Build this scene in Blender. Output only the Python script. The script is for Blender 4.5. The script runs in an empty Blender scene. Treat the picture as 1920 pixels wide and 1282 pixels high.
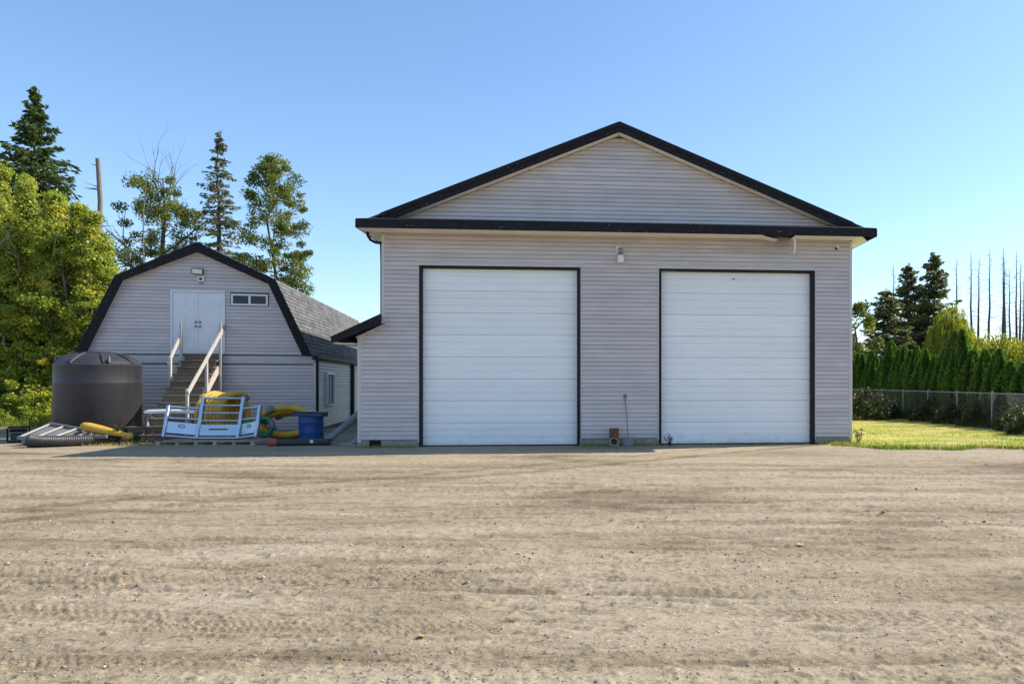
import bpy, math, random
import numpy as np
from mathutils import Vector, Matrix

random.seed(7)
RNG = np.random.default_rng(7)
SC = bpy.context.scene
COL = SC.collection
R = math.radians

# ------------------------------------------------------------------ camera, sky, sun, exposure
cam_d = bpy.data.cameras.new('camera')
cam_d.sensor_width = 36.0
cam_d.lens = 26.25
cam_d.shift_x = -0.1406
cam_d.shift_y = 0.0385
cam_d.clip_start = 0.05
cam_d.clip_end = 3000
cam = bpy.data.objects.new('camera', cam_d)
cam.location = (0, 0, 1.6)
cam.rotation_euler = (R(90), 0, 0)
COL.objects.link(cam)
SC.camera = cam

SUN_DIR = Vector((1.06, 0.33, 1.0)).normalized()          # towards the sun
SUN_EL = math.asin(SUN_DIR.z)
SUN_AZ = math.atan2(SUN_DIR.x, SUN_DIR.y)                 # from +Y towards +X
world = bpy.data.worlds.new('World')
SC.world = world
world.use_nodes = True
wn = world.node_tree
sky = wn.nodes.new('ShaderNodeTexSky')
sky.sky_type = 'NISHITA'
sky.sun_disc = False
sky.sun_elevation = SUN_EL
sky.sun_rotation = SUN_AZ
sky.air_density = 1.1
sky.dust_density = 0.5
sky.ozone_density = 5.5
bg = wn.nodes['Background']
bg.inputs['Strength'].default_value = 0.142
wn.links.new(sky.outputs['Color'], bg.inputs['Color'])

sun_d = bpy.data.lights.new('sun', 'SUN')
sun_d.energy = 4.6
sun_d.angle = R(0.53)
sun_d.color = (1.0, 0.93, 0.82)
sun = bpy.data.objects.new('sun', sun_d)
sun.rotation_euler = (-SUN_DIR).to_track_quat('-Z', 'Y').to_euler()
sun.location = (20, 8, 30)
COL.objects.link(sun)

SC.view_settings.view_transform = 'Standard'
SC.view_settings.look = 'None'
SC.view_settings.gamma = 1.0
SC.view_settings.exposure = 0.68
SC.cycles.max_bounces = 6
SC.cycles.transparent_max_bounces = 6

# ------------------------------------------------------------------ helpers
def tag(o, label=None, cat=None, group=None, kind=None):
    if label: o['label'] = label
    if cat: o['category'] = cat
    if group: o['group'] = group
    if kind: o['kind'] = kind
    return o

def link(o, parent=None):
    COL.objects.link(o)
    if parent is not None: o.parent = parent
    return o

def empty(name, loc=(0, 0, 0), rz=0.0, label=None, cat=None, group=None):
    o = bpy.data.objects.new(name, None)
    o.empty_display_size = 0.2
    o.location = loc
    o.rotation_euler = (0, 0, rz)
    link(o)
    return tag(o, label, cat, group)

class MB:
    """collects simple solids, then becomes one mesh object"""
    def __init__(s): s.v = []; s.f = []
    def add(s, vs, fs):
        n = len(s.v); s.v += [tuple(p) for p in vs]; s.f += [tuple(i + n for i in f) for f in fs]; return s
    def box(s, x0, x1, y0, y1, z0, z1):
        return s.add([(x0,y0,z0),(x1,y0,z0),(x1,y1,z0),(x0,y1,z0),(x0,y0,z1),(x1,y0,z1),(x1,y1,z1),(x0,y1,z1)],
                     [(0,3,2,1),(4,5,6,7),(0,1,5,4),(1,2,6,5),(2,3,7,6),(3,0,4,7)])
    def bbox(s, x0, x1, y0, y1, z0, z1, b=0.006):
        """box with small bevels on all edges"""
        import bmesh
        bm = bmesh.new(); bmesh.ops.create_cube(bm, size=1)
        for p in bm.verts:
            p.co = ((x0+x1)/2 + p.co.x*(x1-x0), (y0+y1)/2 + p.co.y*(y1-y0), (z0+z1)/2 + p.co.z*(z1-z0))
        bmesh.ops.bevel(bm, geom=bm.edges[:], offset=b, segments=1, affect='EDGES')
        bm.verts.index_update()
        s.add([v.co[:] for v in bm.verts], [[v.index for v in f.verts] for f in bm.faces]); bm.free(); return s
    def hexa(s, a, b):
        """two quads a, b (4 points each, same winding) joined as a solid"""
        return s.add(list(a)+list(b), [(0,3,2,1),(4,5,6,7),(0,1,5,4),(1,2,6,5),(2,3,7,6),(3,0,4,7)])
    def prism(s, poly, axis, lo, hi):
        """poly in the two other axes, swept along axis"""
        n = len(poly)
        def P(p, t):
            return (t, p[0], p[1]) if axis == 'x' else (p[0], t, p[1]) if axis == 'y' else (p[0], p[1], t)
        vs = [P(p, lo) for p in poly] + [P(p, hi) for p in poly]
        fs = [tuple(range(n))[::-1], tuple(range(n, 2*n))] + [(i, (i+1) % n, n+(i+1) % n, n+i) for i in range(n)]
        return s.add(vs, fs)
    def bar(s, p, q, wx, wz, up=(0, 0, 1)):
        p = Vector(p); q = Vector(q); d = (q-p).normalized(); u = Vector(up)
        a = d.cross(u)
        if a.length < 1e-4: a = d.cross(Vector((0, 1, 0)))
        a.normalize(); b = a.cross(d).normalized()
        A = [p - a*wx/2 - b*wz/2, p + a*wx/2 - b*wz/2, p + a*wx/2 + b*wz/2, p - a*wx/2 + b*wz/2]
        return s.hexa(A, [v + (q-p) for v in A])
    def tube(s, path, rad, n=8, closed=False, cap=True):
        pts = [Vector(p) for p in path]; m = len(pts)
        if not hasattr(rad, '__len__'): rad = [rad]*m
        rings = []; ref = None
        for i in range(m):
            if closed: d = pts[(i+1) % m] - pts[i-1]
            else: d = pts[min(i+1, m-1)] - pts[max(i-1, 0)]
            if d.length < 1e-9: d = Vector((0, 0, 1))
            d.normalize()
            if ref is None:
                ref = d.orthogonal().normalized()
            else:
                ref = (ref - d*ref.dot(d))
                ref = ref.normalized() if ref.length > 1e-6 else d.orthogonal().normalized()
            b = d.cross(ref)
            rings.append([pts[i] + (ref*math.cos(2*math.pi*k/n) + b*math.sin(2*math.pi*k/n))*rad[i] for k in range(n)])
        base = len(s.v)
        for r in rings: s.v += [tuple(p) for p in r]
        mm = m if closed else m-1
        for i in range(mm):
            j = (i+1) % m
            for k in range(n):
                k2 = (k+1) % n
                s.f.append((base+i*n+k, base+i*n+k2, base+j*n+k2, base+j*n+k))
        if cap and not closed:
            s.f.append(tuple(base+k for k in range(n))[::-1])
            s.f.append(tuple(base+(m-1)*n+k for k in range(n)))
        return s
    def lathe(s, prof, n=32, c=(0, 0)):
        """prof: list of (r, z)"""
        base = len(s.v)
        for r, z in prof:
            for k in range(n):
                a = 2*math.pi*k/n
                s.v.append((c[0]+r*math.cos(a), c[1]+r*math.sin(a), z))
        for i in range(len(prof)-1):
            for k in range(n):
                k2 = (k+1) % n
                s.f.append((base+i*n+k, base+i*n+k2, base+(i+1)*n+k2, base+(i+1)*n+k))
        s.f.append(tuple(base+k for k in range(n))[::-1])
        s.f.append(tuple(base+(len(prof)-1)*n+k for k in range(n)))
        return s
    def mesh(s, name, mat, smooth=False):
        me = bpy.data.meshes.new(name)
        me.from_pydata(s.v, [], s.f); me.update()
        if mat: me.materials.append(mat)
        if smooth:
            me.shade_smooth()
            try: me.set_sharp_from_angle(angle=R(40))
            except Exception: pass
        return me
    def build(s, name, mat, parent=None, smooth=False):
        return link(bpy.data.objects.new(name, s.mesh(name, mat, smooth)), parent)

def fast_mesh(name, verts, faces, mat, tint=None):
    """verts (N,3), faces (M,k) numpy arrays; tint: a float per face"""
    verts = np.asarray(verts, np.float32); faces = np.asarray(faces, np.int32)
    me = bpy.data.meshes.new(name)
    k = faces.shape[1]
    me.vertices.add(len(verts)); me.vertices.foreach_set('co', verts.ravel())
    me.loops.add(faces.size); me.loops.foreach_set('vertex_index', faces.ravel())
    me.polygons.add(len(faces)); me.polygons.foreach_set('loop_start', np.arange(0, faces.size, k, dtype=np.int32))
    me.update(calc_edges=True); me.validate()
    if tint is not None:
        a = me.attributes.new('tint', 'FLOAT', 'FACE'); a.data.foreach_set('value', np.asarray(tint, np.float32))
    if mat: me.materials.append(mat)
    return me

# ------------------------------------------------------------------ materials
def new_mat(name):
    m = bpy.data.materials.new(name); m.use_nodes = True
    return m, m.node_tree, m.node_tree.nodes['Principled BSDF']

def N(nt, t, **kw):
    n = nt.nodes.new(t)
    for k, v in kw.items():
        if k in n.inputs: n.inputs[k].default_value = v
        else: setattr(n, k, v)
    return n

def ramp(nt, stops):
    r = nt.nodes.new('ShaderNodeValToRGB'); e = r.color_ramp.elements
    while len(e) < len(stops): e.new(0.5)
    for i, (p, c) in enumerate(stops):
        e[i].position = p; e[i].color = (c[0], c[1], c[2], 1) if hasattr(c, '__len__') else (c, c, c, 1)
    return r

def worldpos(nt, scale=(1, 1, 1)):
    g = nt.nodes.new('ShaderNodeNewGeometry'); mp = nt.nodes.new('ShaderNodeMapping')
    mp.inputs['Scale'].default_value = scale
    nt.links.new(g.outputs['Position'], mp.inputs['Vector']); return mp.outputs['Vector']

def mixc(nt, fac, a, b, mode='MIX'):
    m = nt.nodes.new('ShaderNodeMix'); m.data_type = 'RGBA'; m.blend_type = mode
    for sock, v in ((m.inputs[0], fac), (m.inputs[6], a), (m.inputs[7], b)):
        if hasattr(v, 'links') or hasattr(v, 'is_linked'): nt.links.new(v, sock)
        elif hasattr(v, '__len__'): sock.default_value = (v[0], v[1], v[2], 1)
        else: sock.default_value = v
    return m.outputs[2]

def simple(name, col, rough=0.6, var=0.18, scale=6.0, stretch=(1, 1, 1), bump=0.0, bscale=40.0, metal=0.0, spec=0.5,
           wear=None, wear_at=0.66, wear_scale=9.0, rnd=0.0, mud=0.0):
    m, nt, p = new_mat(name)
    v = worldpos(nt, stretch)
    n1 = N(nt, 'ShaderNodeTexNoise', Scale=scale, Detail=6.0, Roughness=0.65); nt.links.new(v, n1.inputs['Vector'])
    r = ramp(nt, [(0.25, [c*(1-var) for c in col]), (0.75, [min(1, c*(1+var)) for c in col])])
    nt.links.new(n1.outputs['Fac'], r.inputs['Fac']); out = r.outputs['Color']
    if rnd:
        oi = nt.nodes.new('ShaderNodeObjectInfo')
        rr = ramp(nt, [(0, 1-rnd), (1, 1+rnd)]); nt.links.new(oi.outputs['Random'], rr.inputs['Fac'])
        out = mixc(nt, 1.0, out, rr.outputs['Color'], 'MULTIPLY')
    if wear:
        n2 = N(nt, 'ShaderNodeTexNoise', Scale=wear_scale, Detail=8.0, Roughness=0.7); nt.links.new(v, n2.inputs['Vector'])
        r2 = ramp(nt, [(wear_at, 0.0), (wear_at+0.04, 1.0)]); nt.links.new(n2.outputs['Fac'], r2.inputs['Fac'])
        out = mixc(nt, r2.outputs['Color'], out, wear)
    if mud:
        # dried mud splashed up from the yard: blotchy, thinning out with height
        g = nt.nodes.new('ShaderNodeNewGeometry'); sx = nt.nodes.new('ShaderNodeSeparateXYZ'); nt.links.new(g.outputs['Position'], sx.inputs[0])
        mr = nt.nodes.new('ShaderNodeMapRange'); mr.inputs[1].default_value = 0.0; mr.inputs[2].default_value = 0.9; mr.inputs[3].default_value = 0.62; mr.inputs[4].default_value = 0.10
        nt.links.new(sx.outputs[2], mr.inputs[0])
        n3 = N(nt, 'ShaderNodeTexNoise', Scale=4.0, Detail=9.0, Roughness=0.75); nt.links.new(worldpos(nt, (1, 1, 1.6)), n3.inputs['Vector'])
        sb = nt.nodes.new('ShaderNodeMath'); sb.operation = 'SUBTRACT'; nt.links.new(mr.outputs[0], sb.inputs[0]); nt.links.new(n3.outputs['Fac'], sb.inputs[1])
        r3 = ramp(nt, [(0.0, 0.0), (0.14, mud)]); nt.links.new(sb.outputs[0], r3.inputs['Fac'])
        out = mixc(nt, r3.outputs['Color'], out, (0.30, 0.25, 0.18))
    nt.links.new(out, p.inputs['Base Color'])
    p.inputs['Roughness'].default_value = rough; p.inputs['Metallic'].default_value = metal
    p.inputs['Specular IOR Level'].default_value = spec
    if bump:
        nb = N(nt, 'ShaderNodeTexNoise', Scale=bscale, Detail=4.0); nt.links.new(v, nb.inputs['Vector'])
        b = N(nt, 'ShaderNodeBump', Strength=bump, Distance=0.01); nt.links.new(nb.outputs['Fac'], b.inputs['Height'])
        nt.links.new(b.outputs['Normal'], p.inputs['Normal'])
    return m

def leaf_mat(name, stops, trans=0.45, rough=0.55):
    m, nt, p = new_mat(name)
    at = nt.nodes.new('ShaderNodeAttribute'); at.attribute_name = 'tint'
    r = ramp(nt, stops); nt.links.new(at.outputs['Fac'], r.inputs['Fac'])
    nt.links.new(r.outputs['Color'], p.inputs['Base Color']); p.inputs['Roughness'].default_value = rough
    p.inputs['Specular IOR Level'].default_value = 0.35
    t = nt.nodes.new('ShaderNodeBsdfTranslucent')
    tc = mixc(nt, 1.0, r.outputs['Color'], (1.25, 1.15, 0.55), 'MULTIPLY'); nt.links.new(tc, t.inputs['Color'])
    mx = nt.nodes.new('ShaderNodeMixShader'); mx.inputs[0].default_value = trans
    nt.links.new(p.outputs[0], mx.inputs[1]); nt.links.new(t.outputs[0], mx.inputs[2])
    nt.links.new(mx.outputs[0], nt.nodes['Material Output'].inputs['Surface'])
    return m

MAT = {}
MAT['siding'] = simple('siding_vinyl', (0.572, 0.503, 0.484), 0.55, 0.12, 1.3, (1, 1, 3), bump=0.05, bscale=60, rnd=0.07, mud=0.45)
MAT['siding_trim'] = simple('siding_trim', (0.57, 0.515, 0.485), 0.5, 0.06, 2.0)
MAT['backing'] = simple('wall_backing', (0.10, 0.09, 0.088), 0.8, 0.1)
MAT['fascia'] = simple('fascia_paint', (0.016, 0.015, 0.018), 0.75, 0.35, 5.0, (1, 1, 2.2), bump=0.25, bscale=30, spec=0.2,
                       wear=(0.30, 0.28, 0.26), wear_at=0.635, wear_scale=11.0)
MAT['black_trim'] = simple('black_trim', (0.012, 0.012, 0.015), 0.6, 0.3, 8.0, spec=0.25, wear=(0.14, 0.13, 0.12), wear_at=0.72, wear_scale=14)
MAT['soffit'] = simple('soffit_vinyl', (0.84, 0.79, 0.68), 0.55, 0.07, 3.0, rnd=0.04)
MAT['white_door'] = simple('overhead_door_paint', (0.87, 0.865, 0.86), 0.42, 0.045, 0.9, (1, 1, 2.5), bump=0.06, bscale=5, rnd=0.03, mud=0.18)
MAT['white_paint'] = simple('white_paint', (0.74, 0.75, 0.76), 0.45, 0.05, 3.0)
MAT['drip'] = simple('drip_cap_metal', (0.62, 0.59, 0.58), 0.4, 0.1, 3.0)
MAT['concrete'] = simple('concrete', (0.27, 0.25, 0.22), 0.9, 0.35, 4.0, bump=0.4, bscale=50)
MAT['dark'] = simple('dark_void', (0.01, 0.01, 0.01), 0.9, 0.1)
MAT['glass'] = simple('window_glass', (0.03, 0.035, 0.045), 0.12, 0.1, 1.0, spec=0.3)
MAT['old_wood'] = simple('weathered_wood', (0.17, 0.135, 0.095), 0.85, 0.45, 3.0, (1, 1, 6), bump=0.4, bscale=30, rnd=0.2)
MAT['pale_wood'] = simple('pale_weathered_wood', (0.50, 0.45, 0.39), 0.8, 0.2, 4.0, (3, 3, 1), bump=0.2, bscale=30, rnd=0.08)
MAT['pallet_wood'] = simple('pallet_wood', (0.34, 0.29, 0.21), 0.85, 0.3, 5.0, (1, 4, 4), bump=0.3, rnd=0.2)
MAT['trim_board'] = simple('trim_board_paint', (0.50, 0.48, 0.46), 0.7, 0.16, 3.0, (1, 1, 2), bump=0.2, wear=(0.30, 0.27, 0.23), wear_at=0.66, wear_scale=3)
MAT['tank'] = simple('black_polyethylene', (0.032, 0.030, 0.034), 0.5, 0.40, 2.2, (1, 1, 0.4), bump=0.08, bscale=50)
MAT['black_rubber'] = simple('black_rubber', (0.035, 0.034, 0.036), 0.6, 0.3, 5.0)
MAT['hose_rib'] = simple('ribbed_hose_plastic', (0.045, 0.04, 0.04), 0.5, 0.25, 5.0)
MAT['yellow'] = simple('yellow_hose_plastic', (0.55, 0.33, 0.035), 0.55, 0.28, 4.0)
MAT['green'] = simple('green_hose_plastic', (0.01, 0.20, 0.10), 0.4, 0.2, 4.0)
MAT['blue'] = simple('blue_drum_plastic', (0.012, 0.075, 0.27), 0.5, 0.25, 3.0)
MAT['navy'] = simple('dark_blue_plastic', (0.03, 0.05, 0.11), 0.5, 0.2, 4.0)
MAT['alu'] = simple('brushed_aluminium', (0.50, 0.55, 0.62), 0.33, 0.06, 6.0, metal=0.92, bump=0.04)
MAT['grey_pipe'] = simple('grey_plastic_pipe', (0.20, 0.21, 0.22), 0.45, 0.2, 4.0)
MAT['red'] = simple('faded_red', (0.36, 0.07, 0.06), 0.6, 0.25, 9.0)
MAT['rust'] = simple('rusted_steel', (0.15, 0.065, 0.035), 0.85, 0.5, 9.0, bump=0.4)
MAT['tan_steel'] = simple('tan_rusty_plate', (0.26, 0.20, 0.13), 0.8, 0.3, 12.0, bump=0.3)
MAT['steel'] = simple('galvanised_steel', (0.24, 0.24, 0.25), 0.6, 0.12, 8.0, metal=0.6)
MAT['grey_sheet'] = simple('grey_sheet', (0.17, 0.17, 0.17), 0.55, 0.35, 3.0, (1, 3, 1), bump=0.2, bscale=6)
MAT['lamp_glass'] = simple('frosted_lamp_glass', (0.80, 0.79, 0.70), 0.3, 0.05, 4.0)
MAT['bark'] = simple('bark', (0.14, 0.115, 0.09), 0.9, 0.4, 6.0, (3, 3, 1), bump=0.5, bscale=20)
MAT['pale_bark'] = simple('pale_bark', (0.20, 0.165, 0.135), 0.9, 0.35, 6.0, (3, 3, 1), bump=0.4, bscale=20)
MAT['dead_bark'] = simple('dead_bark', (0.06, 0.05, 0.05), 0.9, 0.35, 6.0, (2, 2, 1))
MAT['orange_leaf'] = simple('dry_leaf', (0.55, 0.26, 0.09), 0.7, 0.2, 30.0)

MAT['leaf_thicket'] = leaf_mat('leaf_thicket', [(0, (0.11, 0.185, 0.026)), (0.4, (0.29, 0.37, 0.048)), (0.78, (0.47, 0.48, 0.07)), (1, (0.66, 0.51, 0.08))], 0.55, 0.42)
MAT['leaf_poplar'] = leaf_mat('leaf_poplar', [(0, (0.06, 0.095, 0.025)), (0.5, (0.145, 0.19, 0.04)), (0.85, (0.25, 0.27, 0.055)), (1, (0.42, 0.33, 0.065))], 0.42)
MAT['needle'] = leaf_mat('needle', [(0, (0.035, 0.065, 0.025)), (0.6, (0.095, 0.145, 0.04)), (1, (0.20, 0.22, 0.05))], 0.3)
MAT['needle_grey'] = leaf_mat('needle_grey', [(0, (0.065, 0.09, 0.055)), (0.6, (0.16, 0.18, 0.09)), (1, (0.28, 0.23, 0.11))], 0.45)
MAT['cedar'] = leaf_mat('cedar_leaf', [(0, (0.03, 0.075, 0.016)), (0.6, (0.085, 0.18, 0.026)), (1, (0.20, 0.31, 0.04))], 0.45)
MAT['willow'] = leaf_mat('willow_leaf', [(0, (0.17, 0.225, 0.03)), (0.6, (0.29, 0.33, 0.045)), (1, (0.45, 0.41, 0.06))], 0.55)
MAT['grass'] = leaf_mat('grass_blade', [(0, (0.12, 0.19, 0.022)), (0.40, (0.24, 0.28, 0.04)), (0.70, (0.42, 0.37, 0.11)), (1, (0.54, 0.44, 0.20))], 0.4)
MAT['weed'] = leaf_mat('weed_leaf', [(0, (0.02, 0.038, 0.012)), (0.7, (0.055, 0.075, 0.02)), (1, (0.18, 0.14, 0.06))], 0.25)

# ------------------------------------------------------------------ ground, yard, lawn
_LAT = np.random.default_rng(3).random((512, 512)).astype(np.float32)
def vnoise(x, y):
    xi = np.floor(x).astype(np.int64); yi = np.floor(y).astype(np.int64)
    fx = x-xi; fy = y-yi
    fx = fx*fx*(3-2*fx); fy = fy*fy*(3-2*fy)
    a = _LAT[xi % 512, yi % 512]; b = _LAT[(xi+1) % 512, yi % 512]
    c = _LAT[xi % 512, (yi+1) % 512]; d = _LAT[(xi+1) % 512, (yi+1) % 512]
    return (a*(1-fx)+b*fx)*(1-fy)+(c*(1-fx)+d*fx)*fy
def fbm(x, y, o=4, g=0.5):
    s = 0; a = 1; t = 0
    for i in range(o):
        s = s+a*vnoise(x*2**i+17.3*i, y*2**i+9.1*i); t += a; a *= g
    return s/t

TRACKS = []
_tr = random.Random(21)
for k in range(38):                       # y0, slope, curve, half width, depth, tread pitch, phase, x centre, half length
    y0 = _tr.choice([4.2, 4.7, 5.2, 5.9, 6.4, 7.1, 7.6, 8.3, 9.0, 9.8, 10.9, 12.2, 13.4]) + _tr.uniform(-.25, .25)
    TRACKS.append((y0, _tr.uniform(-.10, .10), _tr.uniform(-.012, .012), _tr.uniform(.10, .17), (.007+.0008*y0)*_tr.uniform(.5, 1.3),
                   (.042+.006*y0)*_tr.uniform(.8, 1.2), _tr.uniform(0, 6), _tr.uniform(-8, 5), _tr.uniform(2.5, 8.0)))

RUTS = [(_tr.uniform(4.0, 14.5), _tr.uniform(-.09, .09), _tr.uniform(-.009, .009), _tr.uniform(.010, .022)) for _ in range(26)]

def yard_height(x, y):
    h = 0.022*(fbm(x*0.35, y*0.55, 3)-0.5)*2
    h = h+0.012*(fbm(x*1.1+40, y*2.6, 3)-0.5)*2
    # crumbly crust
    n = fbm(x*5.0, y*7.5, 4, 0.6); h = h+0.013*(n-0.5)
    c = fbm(x*16+3, y*20, 3, 0.6); h = h+0.010*np.clip(c-0.55, 0, 1)*fbm(x*0.8, y*1.4+70, 2)*2.6
    # long ragged scarps left by the grader blade and dried ruts
    for (sx, sy, ox, amp) in ((.40, 2.3, 5.0, .034), (.7, 3.6, 61.0, .026), (.25, 1.5, 120.0, .036), (1.3, 5.0, 33.0, .02)):
        rg_ = 1-np.abs(2*fbm(x*sx+ox, y*sy+ox*.7, 4, .55)-1)
        brk = np.clip(fbm(x*1.7+ox, y*2.3, 3)*4-1.7, 0, 1)
        h = h-amp*np.clip((rg_-.90)/.06, 0, 1)*brk*np.clip(6.5/y, .3, 1.0)*.5
    # clods thrown up along the tracks
    cd = fbm(x*8.2+77, y*9.2+19, 3, .5); h = h+0.011*np.clip((cd-0.635)*10, 0, 1)*np.clip(fbm(x*.6+3, y*.9+88, 2)*4-1.4, 0, 1)
    cd = fbm(x*17.0+7, y*18.0+191, 2, .5); h = h+0.007*np.clip((cd-0.66)*10, 0, 1)
    # thin continuous wheel ruts sweeping across the yard
    for (y0, sl, cv, dep) in RUTS:
        d = y-(y0+sl*x+cv*x*x+0.10*(vnoise(x*.35+y0, y*0+y0)-.5))
        h = h-dep*np.exp(-(d/.055)**2)*np.clip(fbm(x*.9+y0*7, y*.4, 2)*4-1.2, 0, 1)
    rough_zone = np.clip(fbm(x*0.45+9, y*0.8+31, 3)*3.2-1.35, 0, 1)
    cl = fbm(x*9+51, y*12+7, 3, 0.65); h = h+0.085*np.clip(cl-0.58, 0, 1)*rough_zone
    for (y0, sl, cv, hw, dep, pit, ph, xc, hl) in TRACKS:
        yc = y0+sl*(x-xc)+cv*(x-xc)**2
        d = y-yc
        env = np.clip((hl-np.abs(x-xc))*1.2, 0, 1)*np.clip(fbm(x*0.8+y0*3, y*1.3, 2)*3.6-1.3, 0, 1)
        inside = np.clip((hw-np.abs(d))/0.035, 0, 1)
        rim = np.exp(-((np.abs(d)-hw-0.035)/0.03)**2)
        tread = 0.5+0.5*np.sign(np.sin(2*math.pi*(x+np.abs(d)*0.9+0.02*vnoise(x*3, y*3))/pit+ph))*0.9
        lane = (np.abs(np.abs(d)-hw*0.5) > hw*0.10)
        h = h+env*(-dep*0.55*inside*(1-0.9*tread*lane) + dep*0.55*rim)
    fade = np.clip((17.6-y)/2.5, 0.12, 1)
    return h*fade

SWEEPS = [(8.6, .88, .0, -7.57, .28), (9.9, .80, .01, -7.6, .22), (9.3, .05, .006, 2.0, .20), (11.2, -.04, -.004, 1.0, .25), (6.6, .03, .004, -3.0, .16),
          (5.6, -.05, .01, 1.0, .15), (7.7, .08, -.006, -2.0, .16), (13.2, .02, .003, -6.0, .30)]
def yard_stain(x, y):
    """where wheels have pressed and darkened the soil"""
    s = np.zeros_like(x)
    for (y0, sl, cv, xc, hw) in SWEEPS:
        d = y-(y0+sl*(x-xc)+cv*(x-xc)**2)+.25*(fbm(x*.5+y0, y*.5, 2)-.5)
        n = np.clip(fbm(x*.7+y0*5, y*1.6, 3)*3.2-(.55 if sl > .5 else .95), 0, 1)
        s = np.maximum(s, n*np.clip((hw-np.abs(d))/(hw*.6), 0, 1)*(1.25 if sl > .5 else .75))
    for (y0, sl, cv, hw, dep, pit, ph, xc, hl) in TRACKS:
        d = y-(y0+sl*(x-xc)+cv*(x-xc)**2)
        env = np.clip((hl-np.abs(x-xc))*1.2, 0, 1)*np.clip(fbm(x*0.8+y0*3, y*1.3, 2)*3.6-1.3, 0, 1)
        tr = .5+.5*np.sign(np.sin(2*math.pi*(x+np.abs(d)*0.9+0.02*vnoise(x*3, y*3))/pit+ph))
        s = np.maximum(s, env*np.clip((hw-np.abs(d))/.04, 0, 1)*(.25+.75*tr)*.8)
    for (y0, sl, cv, dep) in RUTS:
        d = y-(y0+sl*x+cv*x*x+0.10*(vnoise(x*.35+y0, y*0+y0)-.5))
        s = np.maximum(s, np.exp(-(d/(.035+.004*y))**2)*np.clip(fbm(x*1.4+y0*7, y*.4, 3)*5-2.0, 0, 1)*.9)
    return s*(.65+.7*fbm(x*6, y*8, 3))

def yard_mat():
    m, nt, p = new_mat('dirt_yard')
    L = nt.links.new
    v1 = worldpos(nt, (0.22, 0.55, 1)); v2 = worldpos(nt, (1, 1.6, 1)); v3 = worldpos(nt, (1, 1, 1))
    n1 = N(nt, 'ShaderNodeTexNoise', Scale=1.0, Detail=6.0, Roughness=0.62, Distortion=0.6); L(v1, n1.inputs['Vector'])
    r1 = ramp(nt, [(0.32, (0.19, 0.15, 0.098)), (0.45, (0.325, 0.262, 0.172)), (0.60, (0.372, 0.305, 0.212)), (0.74, (0.33, 0.285, 0.222))])
    L(n1.outputs['Fac'], r1.inputs['Fac'])
    n2 = N(nt, 'ShaderNodeTexNoise', Scale=3.5, Detail=8.0, Roughness=0.7); L(v2, n2.inputs['Vector'])
    r2 = ramp(nt, [(0.28, 0.72), (0.48, 1.0), (0.75, 1.12)]); L(n2.outputs['Fac'], r2.inputs['Fac'])
    c = mixc(nt, 1.0, r1.outputs['Color'], r2.outputs['Color'], 'MULTIPLY')
    # streaks left by wheels, along x with gentle waves
    vs = worldpos(nt, (0.10, 1.9, 1))
    n4 = N(nt, 'ShaderNodeTexNoise', Scale=1.0, Detail=7.0, Roughness=0.6, Distortion=0.35); L(vs, n4.inputs['Vector'])
    r4 = ramp(nt, [(0.30, (0.62, 0.60, 0.56)), (0.42, (0.93, 0.92, 0.90)), (0.56, (1, 1, 1)), (0.72, (1.13, 1.12, 1.10))]); L(n4.outputs['Fac'], r4.inputs['Fac'])
    c = mixc(nt, 0.9, c, r4.outputs['Color'], 'MULTIPLY')
    # grit: pale and dark specks
    vo = N(nt, 'ShaderNodeTexVoronoi', Scale=55.0); L(v3, vo.inputs['Vector'])
    hs = nt.nodes.new('ShaderNodeSeparateColor'); L(vo.outputs['Color'], hs.inputs[0])
    rs = ramp(nt, [(0.0, 0.62), (0.10, 0.9), (0.5, 1.0), (0.90, 1.05), (1.0, 1.35)]); L(hs.outputs[0], rs.inputs['Fac'])
    c = mixc(nt, 0.75, c, rs.outputs['Color'], 'MULTIPLY')
    # clod shadows painted as dark dashes, drawn out along the wheel direction
    for sc_, lo, fac in ((2.6, 0.61, 0.40), (6.5, 0.585, 0.65), (15.0, 0.565, 0.75)):
        nd = N(nt, 'ShaderNodeTexNoise', Scale=sc_, Detail=5.0, Roughness=0.7); L(worldpos(nt, (0.55, 1.0, 1)), nd.inputs['Vector'])
        rd_ = ramp(nt, [(lo, 1.0), (lo+0.07, 0.50)]); L(nd.outputs['Fac'], rd_.inputs['Fac'])
        c = mixc(nt, fac, c, rd_.outputs['Color'], 'MULTIPLY')
    at = nt.nodes.new('ShaderNodeAttribute'); at.attribute_name = 'pressed'
    c = mixc(nt, at.outputs['Fac'], c, mixc(nt, 1.0, c, (0.70, 0.675, 0.63), 'MULTIPLY'))
    L(c, p.inputs['Base Color']); p.inputs['Roughness'].default_value = 0.95; p.inputs['Specular IOR Level'].default_value = 0.12
    nb = N(nt, 'ShaderNodeTexNoise', Scale=38.0, Detail=6.0, Roughness=0.75); L(v3, nb.inputs['Vector'])
    b = N(nt, 'ShaderNodeBump', Strength=0.75, Distance=0.014); L(nb.outputs['Fac'], b.inputs['Height'])
    vo2 = N(nt, 'ShaderNodeTexVoronoi', Scale=26.0); L(v3, vo2.inputs['Vector'])
    rv = ramp(nt, [(0.0, 1.0), (0.28, 0.0)]); L(vo2.outputs['Distance'], rv.inputs['Fac'])
    b2 = N(nt, 'ShaderNodeBump', Strength=0.45, Distance=0.012); L(rv.outputs['Color'], b2.inputs['Height']); L(b.outputs['Normal'], b2.inputs['Normal'])
    L(b2.outputs['Normal'], p.inputs['Normal'])
    return m
MAT['yard'] = yard_mat()

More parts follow.
